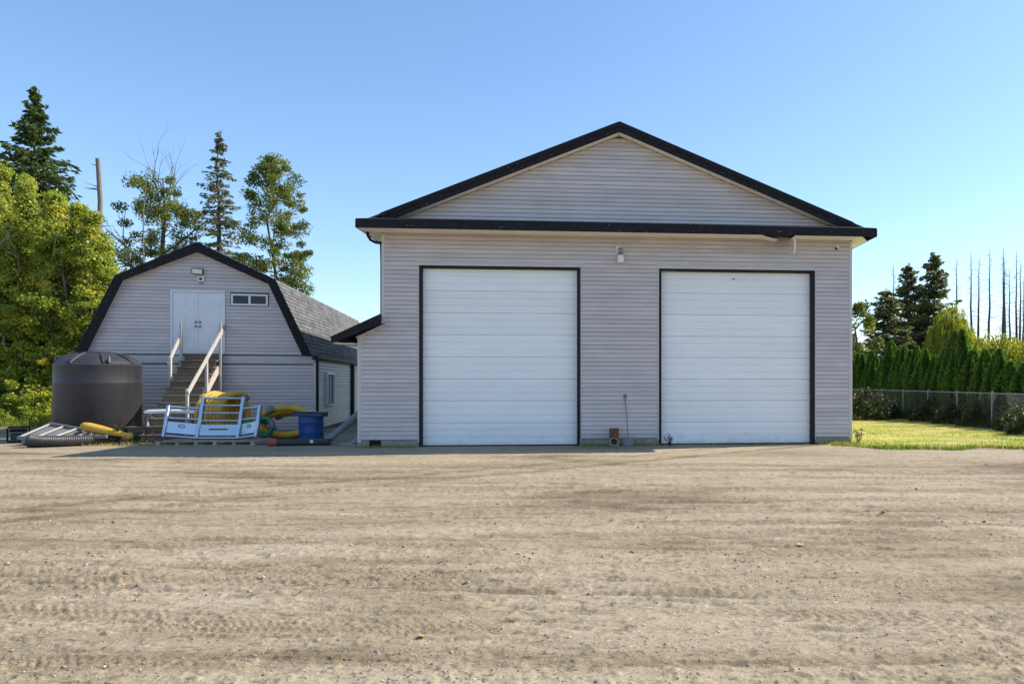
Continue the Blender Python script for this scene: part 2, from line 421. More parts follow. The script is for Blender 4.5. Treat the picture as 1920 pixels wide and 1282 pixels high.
def lawn_mat():
    m, nt, p = new_mat('lawn')
    v = worldpos(nt, (0.45, 1.0, 1)); n = N(nt, 'ShaderNodeTexNoise', Scale=1.2, Detail=6.0, Roughness=0.6); nt.links.new(v, n.inputs['Vector'])
    r = ramp(nt, [(0.28, (0.16, 0.225, 0.028)), (0.44, (0.265, 0.295, 0.045)), (0.55, (0.40, 0.36, 0.10)), (0.74, (0.54, 0.45, 0.19))])
    nt.links.new(n.outputs['Fac'], r.inputs['Fac']); nt.links.new(r.outputs['Color'], p.inputs['Base Color'])
    p.inputs['Roughness'].default_value = 0.95; p.inputs['Specular IOR Level'].default_value = 0.1
    b = N(nt, 'ShaderNodeBump', Strength=0.8, Distance=0.03)
    n2 = N(nt, 'ShaderNodeTexNoise', Scale=20.0, Detail=5.0); nt.links.new(worldpos(nt), n2.inputs['Vector'])
    nt.links.new(n2.outputs['Fac'], b.inputs['Height']); nt.links.new(b.outputs['Normal'], p.inputs['Normal'])
    return m
MAT['lawn'] = lawn_mat()
MAT['rough_ground'] = simple('rough_ground', (0.13, 0.14, 0.05), 0.95, 0.45, 0.6, bump=0.5, bscale=8)

# the land, out to the horizon
land = MB().add([(-1500, -300, -0.10), (1500, -300, -0.10), (1500, 2500, -0.10), (-1500, 2500, -0.10)], [(0, 1, 2, 3)]).build('ground', MAT['rough_ground'])
tag(land, kind='structure')

def in_yard_far(x, y):
    return y < 26.5

# outlying yard, then the worked dirt in front of the buildings as a fine relief
outer = MB()
ys = [-12, -4, 3.0]
outer.add([(-60, -12, -0.035), (60, -12, -0.035), (60, 17.85, -0.035), (-60, 17.85, -0.035)], [(0, 1, 2, 3)])
outer.add([(-60, 17.85, -0.035), (5.0, 17.85, -0.035), (5.0, 26.3, -0.035), (-60, 26.3, -0.035)], [(0, 1, 2, 3)])
tag(outer.build('yard_outskirts', MAT['yard']), kind='structure')

NR, NC = 600, 820
inv = np.linspace(1/2.6, 1/26.3, NR); Yv = 1/inv
tv = np.linspace(-1.22, 0.80, NC)
Yg, Tg = np.meshgrid(Yv, tv, indexing='ij')
Xg = Yg*Tg
Zg = yard_height(Xg, Yg)
# the yard ends at the lawn on the right
idx = np.arange(NR*NC).reshape(NR, NC)
F = np.stack([idx[:-1, :-1], idx[:-1, 1:], idx[1:, 1:], idx[1:, :-1]], -1).reshape(-1, 4)
cx = (Xg[:-1, :-1]+Xg[1:, 1:])/2; cy = (Yg[:-1, :-1]+Yg[1:, 1:])/2
keep = ~((cy > 18.4) & (cx > 4.6))
F = F[keep.ravel()]
me = fast_mesh('yard', np.stack([Xg, Yg, Zg], -1).reshape(-1, 3), F, MAT['yard'])
me.shade_smooth()
a_ = me.attributes.new('pressed', 'FLOAT', 'POINT'); a_.data.foreach_set('value', np.clip(yard_stain(Xg, Yg), 0, 1).astype(np.float32).ravel())
yard = link(bpy.data.objects.new('yard', me)); tag(yard, kind='structure')

# lawn to the right of the garage, slightly raised with a ragged front edge
def lawn_front(x): return 17.75 - 0.02*(x-5) + 0.22*math.sin(x*1.7) + 0.15*math.sin(x*4.1+1)
lx = np.linspace(4.35, 40, 150); lv = []; lf = []
lyt = np.concatenate([[0, .02, .05], np.linspace(.1, 1, 30)])
LN = len(lyt)
for i, x in enumerate(lx):
    y0 = lawn_front(x) + max(0, (5.2-x))*0.9
    for j, t in enumerate(lyt):
        y = y0+(60-y0)*t**1.5
        z = -0.03 if j == 0 else 0.015 + 0.035*min(1, (y-y0)/0.6) + 0.05*(float(fbm(np.array([x*0.4]), np.array([y*0.4]), 2)[0])-0.5)
        lv.append((x, y, z))
lf = [(i*LN+j, (i+1)*LN+j, (i+1)*LN+j+1, i*LN+j+1) for i in range(len(lx)-1) for j in range(LN-1)]
lo = MB().add(lv, lf).build('lawn', MAT['lawn'], smooth=True); tag(lo, kind='structure')

# ------------------------------------------------------------------ scattering of small growth and gravel
def blades(name, xs, ys, zs, h, w, mat, tint, lean=0.5):
    n = len(xs); a = RNG.uniform(0, 2*math.pi, n); la = RNG.uniform(0, 2*math.pi, n); l = RNG.uniform(0, lean, n)*h
    b0 = np.stack([xs-np.cos(a)*w, ys-np.sin(a)*w, zs], -1); b1 = np.stack([xs+np.cos(a)*w, ys+np.sin(a)*w, zs], -1)
    t = np.stack([xs+np.cos(la)*l, ys+np.sin(la)*l, zs+h], -1)
    V = np.stack([b0, b1, t], 1).reshape(-1, 3); Fc = np.arange(3*n).reshape(n, 3)
    return link(bpy.data.objects.new(name, fast_mesh(name, V, Fc, mat, tint)))

n = 42000
gx = RNG.uniform(4.4, 22, n); q = RNG.random(n)**2.2
gy0 = np.array([lawn_front(x) + max(0, (5.2-x))*0.9 for x in gx]); gy = gy0+q*16+RNG.normal(0, .06, n)-(RNG.random(n) < .06)*np.abs(RNG.normal(0, .22, n))
dry = fbm(gx*0.5, gy*1.1+5, 3)
gt = np.clip((dry-0.5)*2.8+0.48+RNG.normal(0, .16, n), 0, 1)
tag(blades('lawn_grass', gx, gy, np.full(n, 0.0), RNG.uniform(.04, .12, n), RNG.uniform(.004, .009, n)+0.0008*gy*0.3, MAT['grass'], gt),
    'short green and straw coloured grass on the lawn', 'grass', kind='stuff')
n = 16000
gx = RNG.uniform(-34, -17.5, n); gy = 26.2+RNG.random(n)**1.5*8
tag(blades('verge_grass', gx, gy, np.full(n, -0.09), RNG.uniform(.15, .55, n), RNG.uniform(.008, .018, n), MAT['grass'], np.clip(RNG.normal(.32, .2, n), 0, 1)),
    'long green grass at the foot of the roadside thicket', 'grass', kind='stuff')

_ico_v = None
def pebbles(name, xs, ys, rs, mat, tint, zf):
    t = (1+5**.5)/2
    base = np.array([(-1,t,0),(1,t,0),(-1,-t,0),(1,-t,0),(0,-1,t),(0,1,t),(0,-1,-t),(0,1,-t),(t,0,-1),(t,0,1),(-t,0,-1),(-t,0,1)], float)
    base /= np.linalg.norm(base[0])
    fc = np.array([(0,11,5),(0,5,1),(0,1,7),(0,7,10),(0,10,11),(1,5,9),(5,11,4),(11,10,2),(10,7,6),(7,1,8),(3,9,4),(3,4,2),(3,2,6),(3,6,8),(3,8,9),(4,9,5),(2,4,11),(6,2,10),(8,6,7),(9,8,1)])
    n = len(xs)
    jit = 1+RNG.uniform(-.32, .32, (n, 12, 1))
    V = base[None]*jit*rs[:, None, None]*np.stack([RNG.uniform(.8, 1.3, n), RNG.uniform(.8, 1.2, n), RNG.uniform(.5, .9, n)], -1)[:, None, :]
    V[:, :, 0] += xs[:, None]; V[:, :, 1] += ys[:, None]; V[:, :, 2] += (zf(xs, ys)+rs*0.28)[:, None]
    Fc = (fc[None]+12*np.arange(n)[:, None, None]).reshape(-1, 3)
    return link(bpy.data.objects.new(name, fast_mesh(name, V.reshape(-1, 3), Fc, mat, np.repeat(tint, 20))))
def stone_mat():
    m, nt, p = new_mat('yard_stone')
    at = nt.nodes.new('ShaderNodeAttribute'); at.attribute_name = 'tint'
    r = ramp(nt, [(0, (0.13, 0.11, 0.09)), (0.45, (0.30, 0.255, 0.20)), (0.8, (0.40, 0.35, 0.28)), (1, (0.55, 0.51, 0.45))]); nt.links.new(at.outputs['Fac'], r.inputs['Fac'])
    nt.links.new(r.outputs['Color'], p.inputs['Base Color']); p.inputs['Roughness'].default_value = 0.9
    return m
MAT['stone'] = stone_mat()
n = 20000
u = RNG.random(n); py = 1/(1/3.0+(1/17.5-1/3.0)*u); px = py*RNG.uniform(-1.15, .75, n)
dens = fbm(px*0.7, py*1.2+13, 3)
ok = RNG.random(n) < np.clip((dens-0.36)*3.0, 0.10, 1)
px, py = px[ok], py[ok]; n = len(px)
rs = np.clip(RNG.lognormal(math.log(.0045), .50, n), .0022, .021)*np.clip(py/6, .8, 1.2)
tag(pebbles('yard_gravel', px, py, rs, MAT['stone'], np.clip(RNG.normal(.45, .22, n), 0, 1), yard_height),
    'loose stones and grit scattered over the dirt yard', 'gravel', kind='stuff')

# ------------------------------------------------------------------ lapped siding
def plank_mesh(name, pitch, mat):
    """one course of siding, 1 m long along x; leans out at its lower edge"""
    b = MB()
    sec = [(0.0, 0.0), (-0.020, 0.0), (-0.021, 0.007), (-0.004, pitch-0.008), (0.0, pitch-0.008)]   # (y, z)
    b.prism(sec, 'x', 0.0, 1.0)
    return b.mesh(name, mat)

def put_plank(me, parent, u0, u1, z, y=0.0, rz=0.0, name='siding_plank'):
    o = bpy.data.objects.new(name, me)
    o.location = (u0, y, z); o.scale = (u1-u0, 1, 1); o.rotation_euler = (0, 0, rz)
    return link(o, parent)

def cut(iv, holes, gap=0.0):
    out = [iv]
    for a, b in holes:
        nxt = []
        for s, e in out:
            if b <= s or a >= e: nxt.append((s, e)); continue
            if a > s: nxt.append((s, a-gap))
            if b < e: nxt.append((b+gap, e))
        out = nxt
    return [(s, e) for s, e in out if e-s > 0.03]

def seams(iv, rnd, step=3.7):
    """break a long run at random butt joints"""
    s, e = iv; out = []
    while e-s > step*1.25:
        k = s+step*rnd.uniform(0.55, 1.05); out.append((s, k-0.0015)); s = k+0.0015
    out.append((s, e)); return out

# ------------------------------------------------------------------ the two-door garage
UC = -0.9
A1 = math.atan(0.09); CG, SG = math.cos(A1), math.sin(A1)
garage = empty('garage_building', (UC*CG, 18.767+UC*SG, 0), A1,
               'tall mauve sided garage with two white overhead doors and black fascia', 'building')
def G2W(u, w, z=0.0): return Vector((u*CG-w*SG, 18.767+u*SG+w*CG, z))
U = lambda u: u-UC
WL, WR, LL = -6.697, 5.059, -7.263          # wall corners, lean-to corner
DOORS = [(-5.746, -1.973), (0.135, 3.991)]
DH = 4.405; ZT = 5.20; PITCH = 0.106; Z0 = 0.185; DEEP = 15.0
EL, ER, ZE, ZP, UP = -7.108, 5.459, 5.42, 7.975, -0.93
slL = (ZP-ZE)/(UP-EL); slR = (ZP-ZE)/(ER-UP)

w = MB()
for a, b in [(LL+.01, DOORS[0][0]-.02), (DOORS[0][1]+.02, DOORS[1][0]-.02), (DOORS[1][1]+.02, WR-.01)]:
    w.box(U(a), U(b), 0.004, 0.14, 0.16, DH+.02 if a > LL+.02 else 2.62)
w.box(U(WL+.01), U(DOORS[0][0]-.02), 0.004, 0.14, 2.62, DH+.02)
w.box(U(WL+.01), U(WR-.01), 0.004, 0.14, DH+.02, ZT+.3)
w.add([(U(LL+.01), .004, 2.6), (U(WL), .004, 2.6), (U(WL), .004, 2.96), (U(LL+.01), .004, 2.68)], [(0, 1, 2, 3)])
front = w.build('wall', MAT['backing'], garage)
side = MB().box(U(WR)-.14, U(WR)-.005, .14, DEEP, 0, ZT+.15).box(U(WL)+.005, U(WL)+.14, .14, DEEP, 0, ZT+.15).box(U(WL), U(WR), DEEP-.14, DEEP, 0, ZT+.15)
side.build('side_wall', MAT['siding'], garage)
MB().box(U(LL)+.004, U(LL)+.1, .0, DEEP-2, 0, 2.66).build('lean_to_wall', MAT['siding'], garage)

PL = plank_mesh('siding_plank', PITCH, MAT['siding'])
rnd = random.Random(4)
def lean_line(u): return 2.955+(u-WL)*0.482
k = 0
while True:
    z = Z0+k*PITCH; k += 1
    if z > ZT-0.02: break
    zm = z+PITCH*0.5
    if zm < 2.66: left = LL+.075
    elif zm < 2.95: left = WL+(zm-2.955)/0.482+.01
    else: left = WL+.07
    holes = [(a-.085, b+.085) for a, b in DOORS] if z < 4.45 else []
    for iv in cut((left, WR-.075), holes):
        for s, e in seams(iv, rnd): put_plank(PL, front, U(s), U(e), z)
# foundation, with its crawl-space gap
f = MB()
for a, b in [(LL, -7.0), (-6.72, DOORS[0][0]-.05), (DOORS[0][1]+.05, DOORS[1][0]-.05), (DOORS[1][1]+.05, WR)]:
    f.bbox(U(a), U(b), -0.004, 0.16, -.05, .18, .012)
f.build('foundation', MAT['concrete'], garage)
MB().box(U(-7.0), U(-6.72), .05, .2, -.05, .17).build('crawl_vent', MAT['dark'], garage)
# corner boards
MB().bbox(U(WR)-.075, U(WR)+.006, -.026, .06, .12, ZT, .006).build('corner_board', MAT['siding_trim'], garage)
MB().bbox(U(WL)-.006, U(WL)+.072, -.026, .06, 3.0, ZT, .006).build('corner_board', MAT['siding_trim'], garage)
MB().bbox(U(LL)-.006, U(LL)+.078, -.026, .06, .12, 2.66, .006).build('corner_board', MAT['siding_trim'], garage)
MB().bar((U(LL)-.02, -.03, 2.655), (U(WL)+.06, -.03, 2.97), .05, .045).build('rake_trim', MAT['siding_trim'], garage)

# overhead doors: eight ribbed sections each
def door_panel_mesh(width, h, ribs=3):
    b = MB(); step = h/ribs; prof = []
    for i in range(ribs):
        z = i*step; dep = 0.024 if i == 0 else 0.015
        prof += [(dep, z+0.001), (dep, z+0.007), (0.001, z+0.013), (-0.003, z+step*0.5), (0.001, z+step-0.004)]
    prof += [(0.012, h-0.001)]
    poly = prof+[(0.05, h-0.001), (0.05, 0.001)]
    b.prism(poly, 'x', 0, width)
    return b.mesh('door_panel', MAT['white_door'])
for di, (a, b) in enumerate(DOORS):
    d = MB().box(U(a)-.02, U(b)+.02, .20, .23, 0.0, DH).build('garage_door', MAT['backing'], garage)
    tag(d, 'left white overhead door in eight ribbed sections' if di == 0 else 'right white overhead door in eight ribbed sections')
    hh = (DH-.045)/8; dm = door_panel_mesh(b-a-.004, hh)
    for i in range(8):
        o = bpy.data.objects.new('door_panel', dm); o.location = (U(a)+.002, .135, .02+i*hh); link(o, d)
    MB().tube([(U(a)+.01, .15, .018), (U(b)-.01, .15, .018)], .017, 8).build('bottom_seal', MAT['black_rubber'], d)
    jw = 0.06
    fr = MB()
    fr.bbox(U(a)-jw, U(a), -.034, .13, 0, DH+.029, .004).bbox(U(b), U(b)+jw+(.03 if di else 0), -.034, .13, 0, DH+.029, .004)
    fr.bbox(U(a)+.001, U(b)-.001, -.03, .13, DH-.01, DH+.028, .004)
    fr.build('door_frame', MAT['black_trim'], garage)
    MB().bbox(U(a)-jw-.012, U(b)+jw+.02, -.05, .02, DH+.03, DH+.066, .004).build('drip_cap', MAT['drip'], garage)
    MB().bbox(U(a)-jw-.03, U(b)+jw+.045, -.026, .0, DH+.068, DH+.122, .004).build('header_trim', MAT['siding_trim'], garage)
    MB().bbox(U(a)-.093, U(a)-jw-.001, -.028, .0, .12, DH+.07, .003).build('edge_trim', MAT['siding_trim'], garage)
    MB().bbox(U(b)+jw+.032, U(b)+jw+.05, -.028, .0, .12, DH+.07, .003).build('edge_trim', MAT['siding_trim'], garage)
MB().tube([(U(2.0), .118, 4.21), (U(2.0), .14, 4.21)], .02, 10).build('bolt', MAT['black_rubber'], garage)

# gable above the skirt roof
gz0 = ZE+.13
gb = MB().add([(U(EL+.5), .004, gz0-.1), (U(ER-.5), .004, gz0-.1), (U(UP), .004, ZP-.18)], [(0, 1, 2)]).build('gable_wall', MAT['backing'], garage)
k = 0
while True:
    z = gz0+k*PITCH; k += 1
    def lim(zz): return UP-(7.72-zz)/slL, UP+(7.72-zz)/slR
    l0, r0 = lim(z); l1, r1 = lim(z+PITCH)
    if z > 7.66: break
    if l1 > r1: l1 = r1 = UP
    b = MB()
    def sec(u, du):
        return None
    fl = [(U(l0), 0, z), (U(l0), -.020, z), (U(l0), -.021, z+.007), (U(l1), -.004, z+PITCH-.007), (U(l1), 0, z+PITCH-.007)]
    fr_ = [(U(r0), 0, z), (U(r0), -.020, z), (U(r0), -.021, z+.007), (U(r1), -.004, z+PITCH-.007), (U(r1), 0, z+PITCH-.007)]
    b.add(fl+fr_, [(0, 1, 2, 3, 4), (9, 8, 7, 6, 5)]+[(i, 5+i, 5+(i+1) % 5, (i+1) % 5) for i in range(5)])
    b.build('siding_plank', MAT['siding'], gb)

# roof: two slopes, skirt along the front, fascia and soffit
MAT['shingle_dark'] = simple('dark_shingle', (0.045, 0.042, 0.045), 0.9, 0.4, 9.0, bump=0.6, bscale=30)
rf = MB()
th = 0.10
def slab(b, u0, z0, u1, z1, y0, y1, t):
    b.hexa([(U(u0), y0, z0-t), (U(u1), y0, z1-t), (U(u1), y0, z1), (U(u0), y0, z0)], [(U(u0), y1, z0-t), (U(u1), y1, z1-t), (U(u1), y1, z1), (U(u0), y1, z0)])
roof = MB()
slab(roof, EL-.02, ZE+.006-.02*slL, UP, ZP+.012, -.318, DEEP+.4, .05)
slab(roof, ER+.02, ZE+.006-.02*slR, UP, ZP+.012, -.318, DEEP+.4, .05)
roof = roof.build('roof', MAT['shingle_dark'], garage)
sk = MB()
yk = .02
sk.add([(U(EL-.015), -.64, ZE), (U(ER+.015), -.64, ZE), (U(ER-.39), yk, ZE+.165), (U(EL+.39), yk, ZE+.165), (U(EL-.015), yk, ZE-.002), (U(ER+.015), yk, ZE-.002)],
       [(0, 1, 2, 3), (0, 3, 4), (1, 5, 2)])
sk.build('skirt_roof', MAT['shingle_dark'], garage)
MB().bbox(U(EL)-.004, U(ER)+.004, -.635, -.60, ZE-.215, ZE-.003, .006).build('front_fascia', MAT['fascia'], garage)
MB().bbox(U(EL)-.03, U(EL)-.005, -.63, DEEP+.4, ZE-.21, ZE-.008, .006).build('side_fascia', MAT['fascia'], garage)
MB().bbox(U(ER)+.005, U(ER)+.03, -.63, DEEP+.4, ZE-.21, ZE-.008, .006).build('side_fascia', MAT['fascia'], garage)
# rake boards: a deep lower board and a narrower cap board
for sg, ue, sl in ((-1, EL+.47, slL), (1, ER-.47, slR)):
    ze = ZE+.47*sl
    for (t0, t1, y0, y1) in ((0.095, 0.245, -.325, -.295), (0.0, 0.10, -.345, -.30)):
        b = MB().hexa([(U(ue), y0, ze-t1), (U(UP), y0, ZP-t1), (U(UP), y0, ZP-t0+.012), (U(ue), y0, ze-t0+.012)],
                      [(U(ue), y1, ze-t1), (U(UP), y1, ZP-t1), (U(UP), y1, ZP-t0+.012), (U(ue), y1, ze-t0+.012)])
        b.build('rake_board', MAT['fascia'], garage)
    # rake soffit in short panels
    nn = 18
    for i in range(nn):
        ta, tb = i/nn, (i+1)/nn-0.0006
        ua, ub = ue+(UP-ue)*ta, ue+(UP-ue)*tb
        za, zb = ze+(ZP-ze)*ta-.225, ze+(ZP-ze)*tb-.225
        MB().hexa([(U(ua), -.294, za-.012), (U(ub), -.294, zb-.012), (U(ub), -.294, zb), (U(ua), -.294, za)],
                  [(U(ua), .02, za-.012), (U(ub), .02, zb-.012), (U(ub), .02, zb), (U(ua), .02, za)]).build('rake_soffit_panel', MAT['soffit'], roof)
# eave soffit panels, one stretch torn away
sp = MB().box(0, .402, -.598, -.028, 0, .012).mesh('soffit_panel', MAT['soffit'])
nP = 31; pw = (ER-EL-.01)/nP
for i in range(nP):
    ua = EL+.005+i*pw
    if i in (24, 25) or i == 30: continue
    o = bpy.data.objects.new('soffit_panel', sp); o.location = (U(ua), 0, ZE-.207); link(o, roof)
    o.scale = ((pw-.003)/.402, 1, 1)
ua = EL+.005+30*pw
MB().hexa([(U(ua), -.598, ZE-.207), (U(ua)+.06, -.598, ZE-.207), (U(ua)+.06, -.598, ZE-.195), (U(ua), -.598, ZE-.195)],
          [(U(ua), -.03, ZE-.207), (U(ua)+pw-.003, -.03, ZE-.207), (U(ua)+pw-.003, -.03, ZE-.195), (U(ua), -.03, ZE-.195)]).build('soffit_panel', MAT['soffit'], roof)
for x0, x1 in ((U(EL)+.004, U(WL)-.008), (U(WR)+.008, U(ER)-.004)):
    for j in range(26):
        MB().box(x0, x1, -.026+j*.58, -.026+j*.58+.575, ZE-.207, ZE-.195).build('side_soffit_panel', MAT['soffit'], roof)
MB().box(U(EL)+.03, U(ER)-.03, -.58, .0, ZE-.06, ZE-.05).build('eave_deck', MAT['dark'], roof)
# torn soffit and loose siding by the right door
ut = EL+.005+24*pw
MB().hexa([(U(ut), -.50, ZE-.215), (U(ut)+.40, -.42, ZE-.30), (U(ut)+.40, -.42, ZE-.29), (U(ut), -.50, ZE-.205)],
          [(U(ut), -.04, ZE-.215), (U(ut)+.40, -.04, ZE-.27), (U(ut)+.40, -.04, ZE-.26), (U(ut), -.04, ZE-.205)]).build('torn_soffit_panel', MAT['soffit'], roof)
b = MB()
for i in range(9):
    t0, t1 = i/9, (i+1)/9
    def hp(t): return Vector((U(ut)+.83+.045*math.sin(t*2.6), -.33+.10*t, ZE-.19-.42*t))
    b.bar(hp(t0), hp(t1), .055*(1-t0*.6), .008, (0, 1, 0))
b.build('hanging_strip', MAT['soffit'], roof)
for i in range(7):
    z = ZE-.26-.035*i
    MB().bar((U(ut)-.5-.12*i, -.022, z-.05), (U(ut)+.78, -.05-.012*i, z-.01*i), .006, .018).build('loose_strip', MAT['siding_trim'], roof)
# taller rear wing behind the main roof, on the left; unseen, added for the shadow on the barn roof
rw = MB().hexa([(U(WL)-.02, 6.0, 4.2), (U(-2.2), 6.0, 4.2), (U(-2.2), 6.0, 6.9), (U(WL)-.02, 6.0, 6.35)],
               [(U(WL)-.02, DEEP+3, 4.2), (U(-2.2), DEEP+3, 4.2), (U(-2.2), DEEP+3, 7.9), (U(WL)-.02, DEEP+3, 7.75)])
rw.build('unseen_rear_wing', MAT['siding'], garage)
MB().hexa([(U(WL)-.3, 5.8, 6.36), (U(-2.0), 5.8, 6.95), (U(-2.0), 5.8, 7.05), (U(WL)-.3, 5.8, 6.46)],
          [(U(WL)-.3, DEEP+3.2, 7.76), (U(-2.0), DEEP+3.2, 7.95), (U(-2.0), DEEP+3.2, 8.05), (U(WL)-.3, DEEP+3.2, 7.86)]).build('unseen_rear_wing_roof', MAT['shingle_dark'], garage)
# gutter downspout under the left eave
MB().tube([(U(EL)+.10, -.10, ZE-.20), (U(EL)+.11, -.10, ZE-.30), (U(EL)+.17, -.09, ZE-.40), (U(EL)+.28, -.06, ZE-.455), (U(WL)-.02, -.02, ZE-.46), (U(WL)-.04, .1, ZE-.47), (U(WL)-.04, .14, ZE-.9), (U(WL)-.04, .14, 3.2)],
          .035, 8).build('downspout', MAT['black_trim'], garage, True)
# lean-to roof on the left
lt = MB()
LA, LB = (-6.70, 3.18), (-7.80, 2.653)
lt.hexa([(U(LA[0]), -.29, LA[1]-.10), (U(LB[0]), -.29, LB[1]-.10), (U(LB[0]), -.29, LB[1]), (U(LA[0]), -.29, LA[1])],
        [(U(LA[0]), DEEP-2, LA[1]-.10), (U(LB[0]), DEEP-2, LB[1]-.10), (U(LB[0]), DEEP-2, LB[1]), (U(LA[0]), DEEP-2, LA[1])])
lt.build('lean_to_roof', MAT['shingle_dark'], garage)
MB().hexa([(U(LA[0])+.075, -.325, LA[1]-.205), (U(LB[0])+.07, -.325, LB[1]-.125), (U(LB[0])-.01, -.325, LB[1]+.006), (U(LA[0])+.075, -.325, LA[1]+.048)],
          [(U(LA[0])+.075, -.292, LA[1]-.205), (U(LB[0])+.07, -.292, LB[1]-.125), (U(LB[0])-.01, -.292, LB[1]+.006), (U(LA[0])+.075, -.292, LA[1]+.048)]).build('lean_to_fascia', MAT['fascia'], garage)
MB().box(U(LB[0])+.06, U(LL)-.01, -.28, DEEP-2, 2.50, 2.515).build('lean_to_soffit', MAT['soffit'], garage)

# ------------------------------------------------------------------ the gambrel barn
VC = -14.26
A2 = math.atan(0.236); c2, s2 = math.cos(A2), math.sin(A2)
barn = empty('gambrel_barn', (VC*c2, 25.974+VC*s2, 0), A2,
             'low gambrel roofed barn with upstairs white double door and outside stairs', 'building')
def B2W(u, w, z=0.0): return Vector(((u+VC)*c2-w*s2, 25.974+(u+VC)*s2+w*c2, z))
BW = 3.28; BD = 16.0
OUT = [(-3.20, 2.40), (-2.17, 4.725), (0, 5.80), (2.17, 4.725), (3.20, 2.40)]
INN = [(-2.93, 2.40), (-1.97, 4.59), (0, 5.50), (1.97, 4.59), (2.93, 2.40)]
def half_w(z):
    pts = [(3.09, 2.40), (2.10, 4.65), (0, 5.69)]
    if z <= 2.4: return BW
    for (xa, za), (xb, zb) in zip(pts, pts[1:]):
        if z <= zb: return xa+(xb-xa)*(z-za)/(zb-za)
    return 0
DO = (-0.72, 0.66, 2.44, 4.30); WI = (0.88, 1.915, 3.93, 4.285)
b = MB()
b.add([(-BW+.01, .006, 0), (BW-.01, .006, 0), (BW-.01, .006, 2.4), (-BW+.01, .006, 2.4)], [(0, 1, 2, 3)])
b.add([(-2.95, .006, 2.4), (2.95, .006, 2.4), (2.07, .006, 4.65), (0, .006, 5.66), (-2.07, .006, 4.65)], [(0, 1, 2, 3, 4)])
bf = b.build('wall', MAT['backing'], barn)
BP = plank_mesh('barn_siding_plank', PITCH, MAT['siding'])
k = 0
while True:
    z = .10+k*PITCH; k += 1
    if z > 5.56: break
    if 2.10 < z < 2.36: continue
    hw = min(half_w(z), half_w(z+PITCH)) - (.04 if z < 2.3 else 0)
    if z < 2.3: hw = BW-.07
    if hw < .05 and z < 2.3: continue
    holes = []
    if DO[2]-.08 < z < DO[3]+.02: holes.append((DO[0]-.06, DO[1]+.06))
    if WI[2]-.10 < z < WI[3]+.02: holes.append((WI[0]-.03, WI[1]+.03))
    for iv in cut((-hw, hw), holes):
        for s, e in seams(iv, rnd, 4.2):
            if z > 2.3 and (s <= -hw+1e-6 or e >= hw-1e-6):
                h0, h1 = half_w(z), half_w(z+PITCH)
                sa, sb = (-h0, -h1) if s <= -hw+1e-6 else (s, s)
                ea, eb = (h0, h1) if e >= hw-1e-6 else (e, e)
                prof = lambda a_, b__: [(a_, 0, z), (a_, -.020, z), (a_, -.021, z+.007), (b__, -.004, z+PITCH-.007), (b__, 0, z+PITCH-.007)]
                MB().add(prof(sa, sb)+prof(ea, eb), [(0, 1, 2, 3, 4), (9, 8, 7, 6, 5)]+[(i, 5+i, 5+(i+1) % 5, (i+1) % 5) for i in range(5)]).build('siding_plank', MAT['siding'], bf)
            else:
                put_plank(BP, bf, s, e, z)
MB().bbox(-BW, BW+.0, -.034, .0, 2.175, 2.385, .006).build('trim_board', MAT['trim_board'], barn)
MB().bbox(-BW+.0, BW+.02, -.045, -.0, 2.15, 2.172, .004).build('flashing', MAT['drip'], barn)
# door with two leaves
dr = MB()
dr.bbox(DO[0]-.055, DO[0], -.045, .03, DO[2], DO[3]+.06, .004).bbox(DO[1], DO[1]+.055, -.045, .03, DO[2], DO[3]+.06, .004).bbox(DO[0]+.001, DO[1]-.001, -.045, .03, DO[3], DO[3]+.059, .004)
dr.bbox(DO[0], DO[1], -.05, .03, DO[2]-.03, DO[2], .004)
dr.build('door_frame', MAT['white_paint'], barn)
mid = (DO[0]+DO[1])/2
for sgn, (a, bb) in ((-1, (DO[0]+.004, mid-.003)), (1, (mid+.003, DO[1]-.004))):
    leaf = MB().bbox(a, bb, -.018, .02, DO[2]+.004, DO[3]-.004, .004).build('door_leaf', MAT['white_paint'], barn)
    ww = bb-a
    for (x0, x1) in ((.12, .46), (.54, .88)):
        for (z0, z1) in ((.05, .30), (.36, .66), (.72, .93)):
            zz0, zz1 = DO[2]+(DO[3]-DO[2])*z0, DO[2]+(DO[3]-DO[2])*z1
            MB().bbox(a+ww*x0, a+ww*x1, -.026, -.017, zz0, zz1, .005).build('raised_panel', MAT['white_paint'], leaf)
    xk = mid+sgn*.055
    for zk in (3.40, 3.27):
        MB().tube([(xk, -.018, zk), (xk, -.04, zk), (xk, -.045, zk), (xk, -.085, zk)], [.032, .032, .016, .026], 12).build('door_knob', MAT['steel'], leaf, True)
# slider window
win = MB()
x0, x1, z0, z1 = WI
win.bbox(x0, x1, -.05, 0, z0, z0+.055, .005).bbox(x0, x1, -.05, 0, z1-.055, z1, .005)
win.bbox(x0, x0+.055, -.05, 0, z0+.056, z1-.056, .005).bbox(x1-.055, x1, -.05, 0, z0+.056, z1-.056, .005).bbox((x0+x1)/2-.03, (x0+x1)/2+.03, -.046, 0, z0+.056, z1-.056, .005)
wo = win.build('window', MAT['white_paint'], barn)
for a, bb in ((x0+.056, (x0+x1)/2-.031), ((x0+x1)/2+.031, x1-.056)):
    MB().box(a, bb, -.018, -.012, z0+.056, z1-.056).build('pane', MAT['glass'], wo)
# gambrel barge boards
for (o0, o1), (i0, i1) in zip(zip(OUT, OUT[1:]), zip(INN, INN[1:])):
    MB().hexa([(o0[0], -.20, o0[1]), (o1[0], -.20, o1[1]), (i1[0], -.20, i1[1]), (i0[0], -.20, i0[1])],
              [(o0[0], -.16, o0[1]), (o1[0], -.16, o1[1]), (i1[0], -.16, i1[1]), (i0[0], -.16, i0[1])]).build('barge_board', MAT['fascia'], barn)
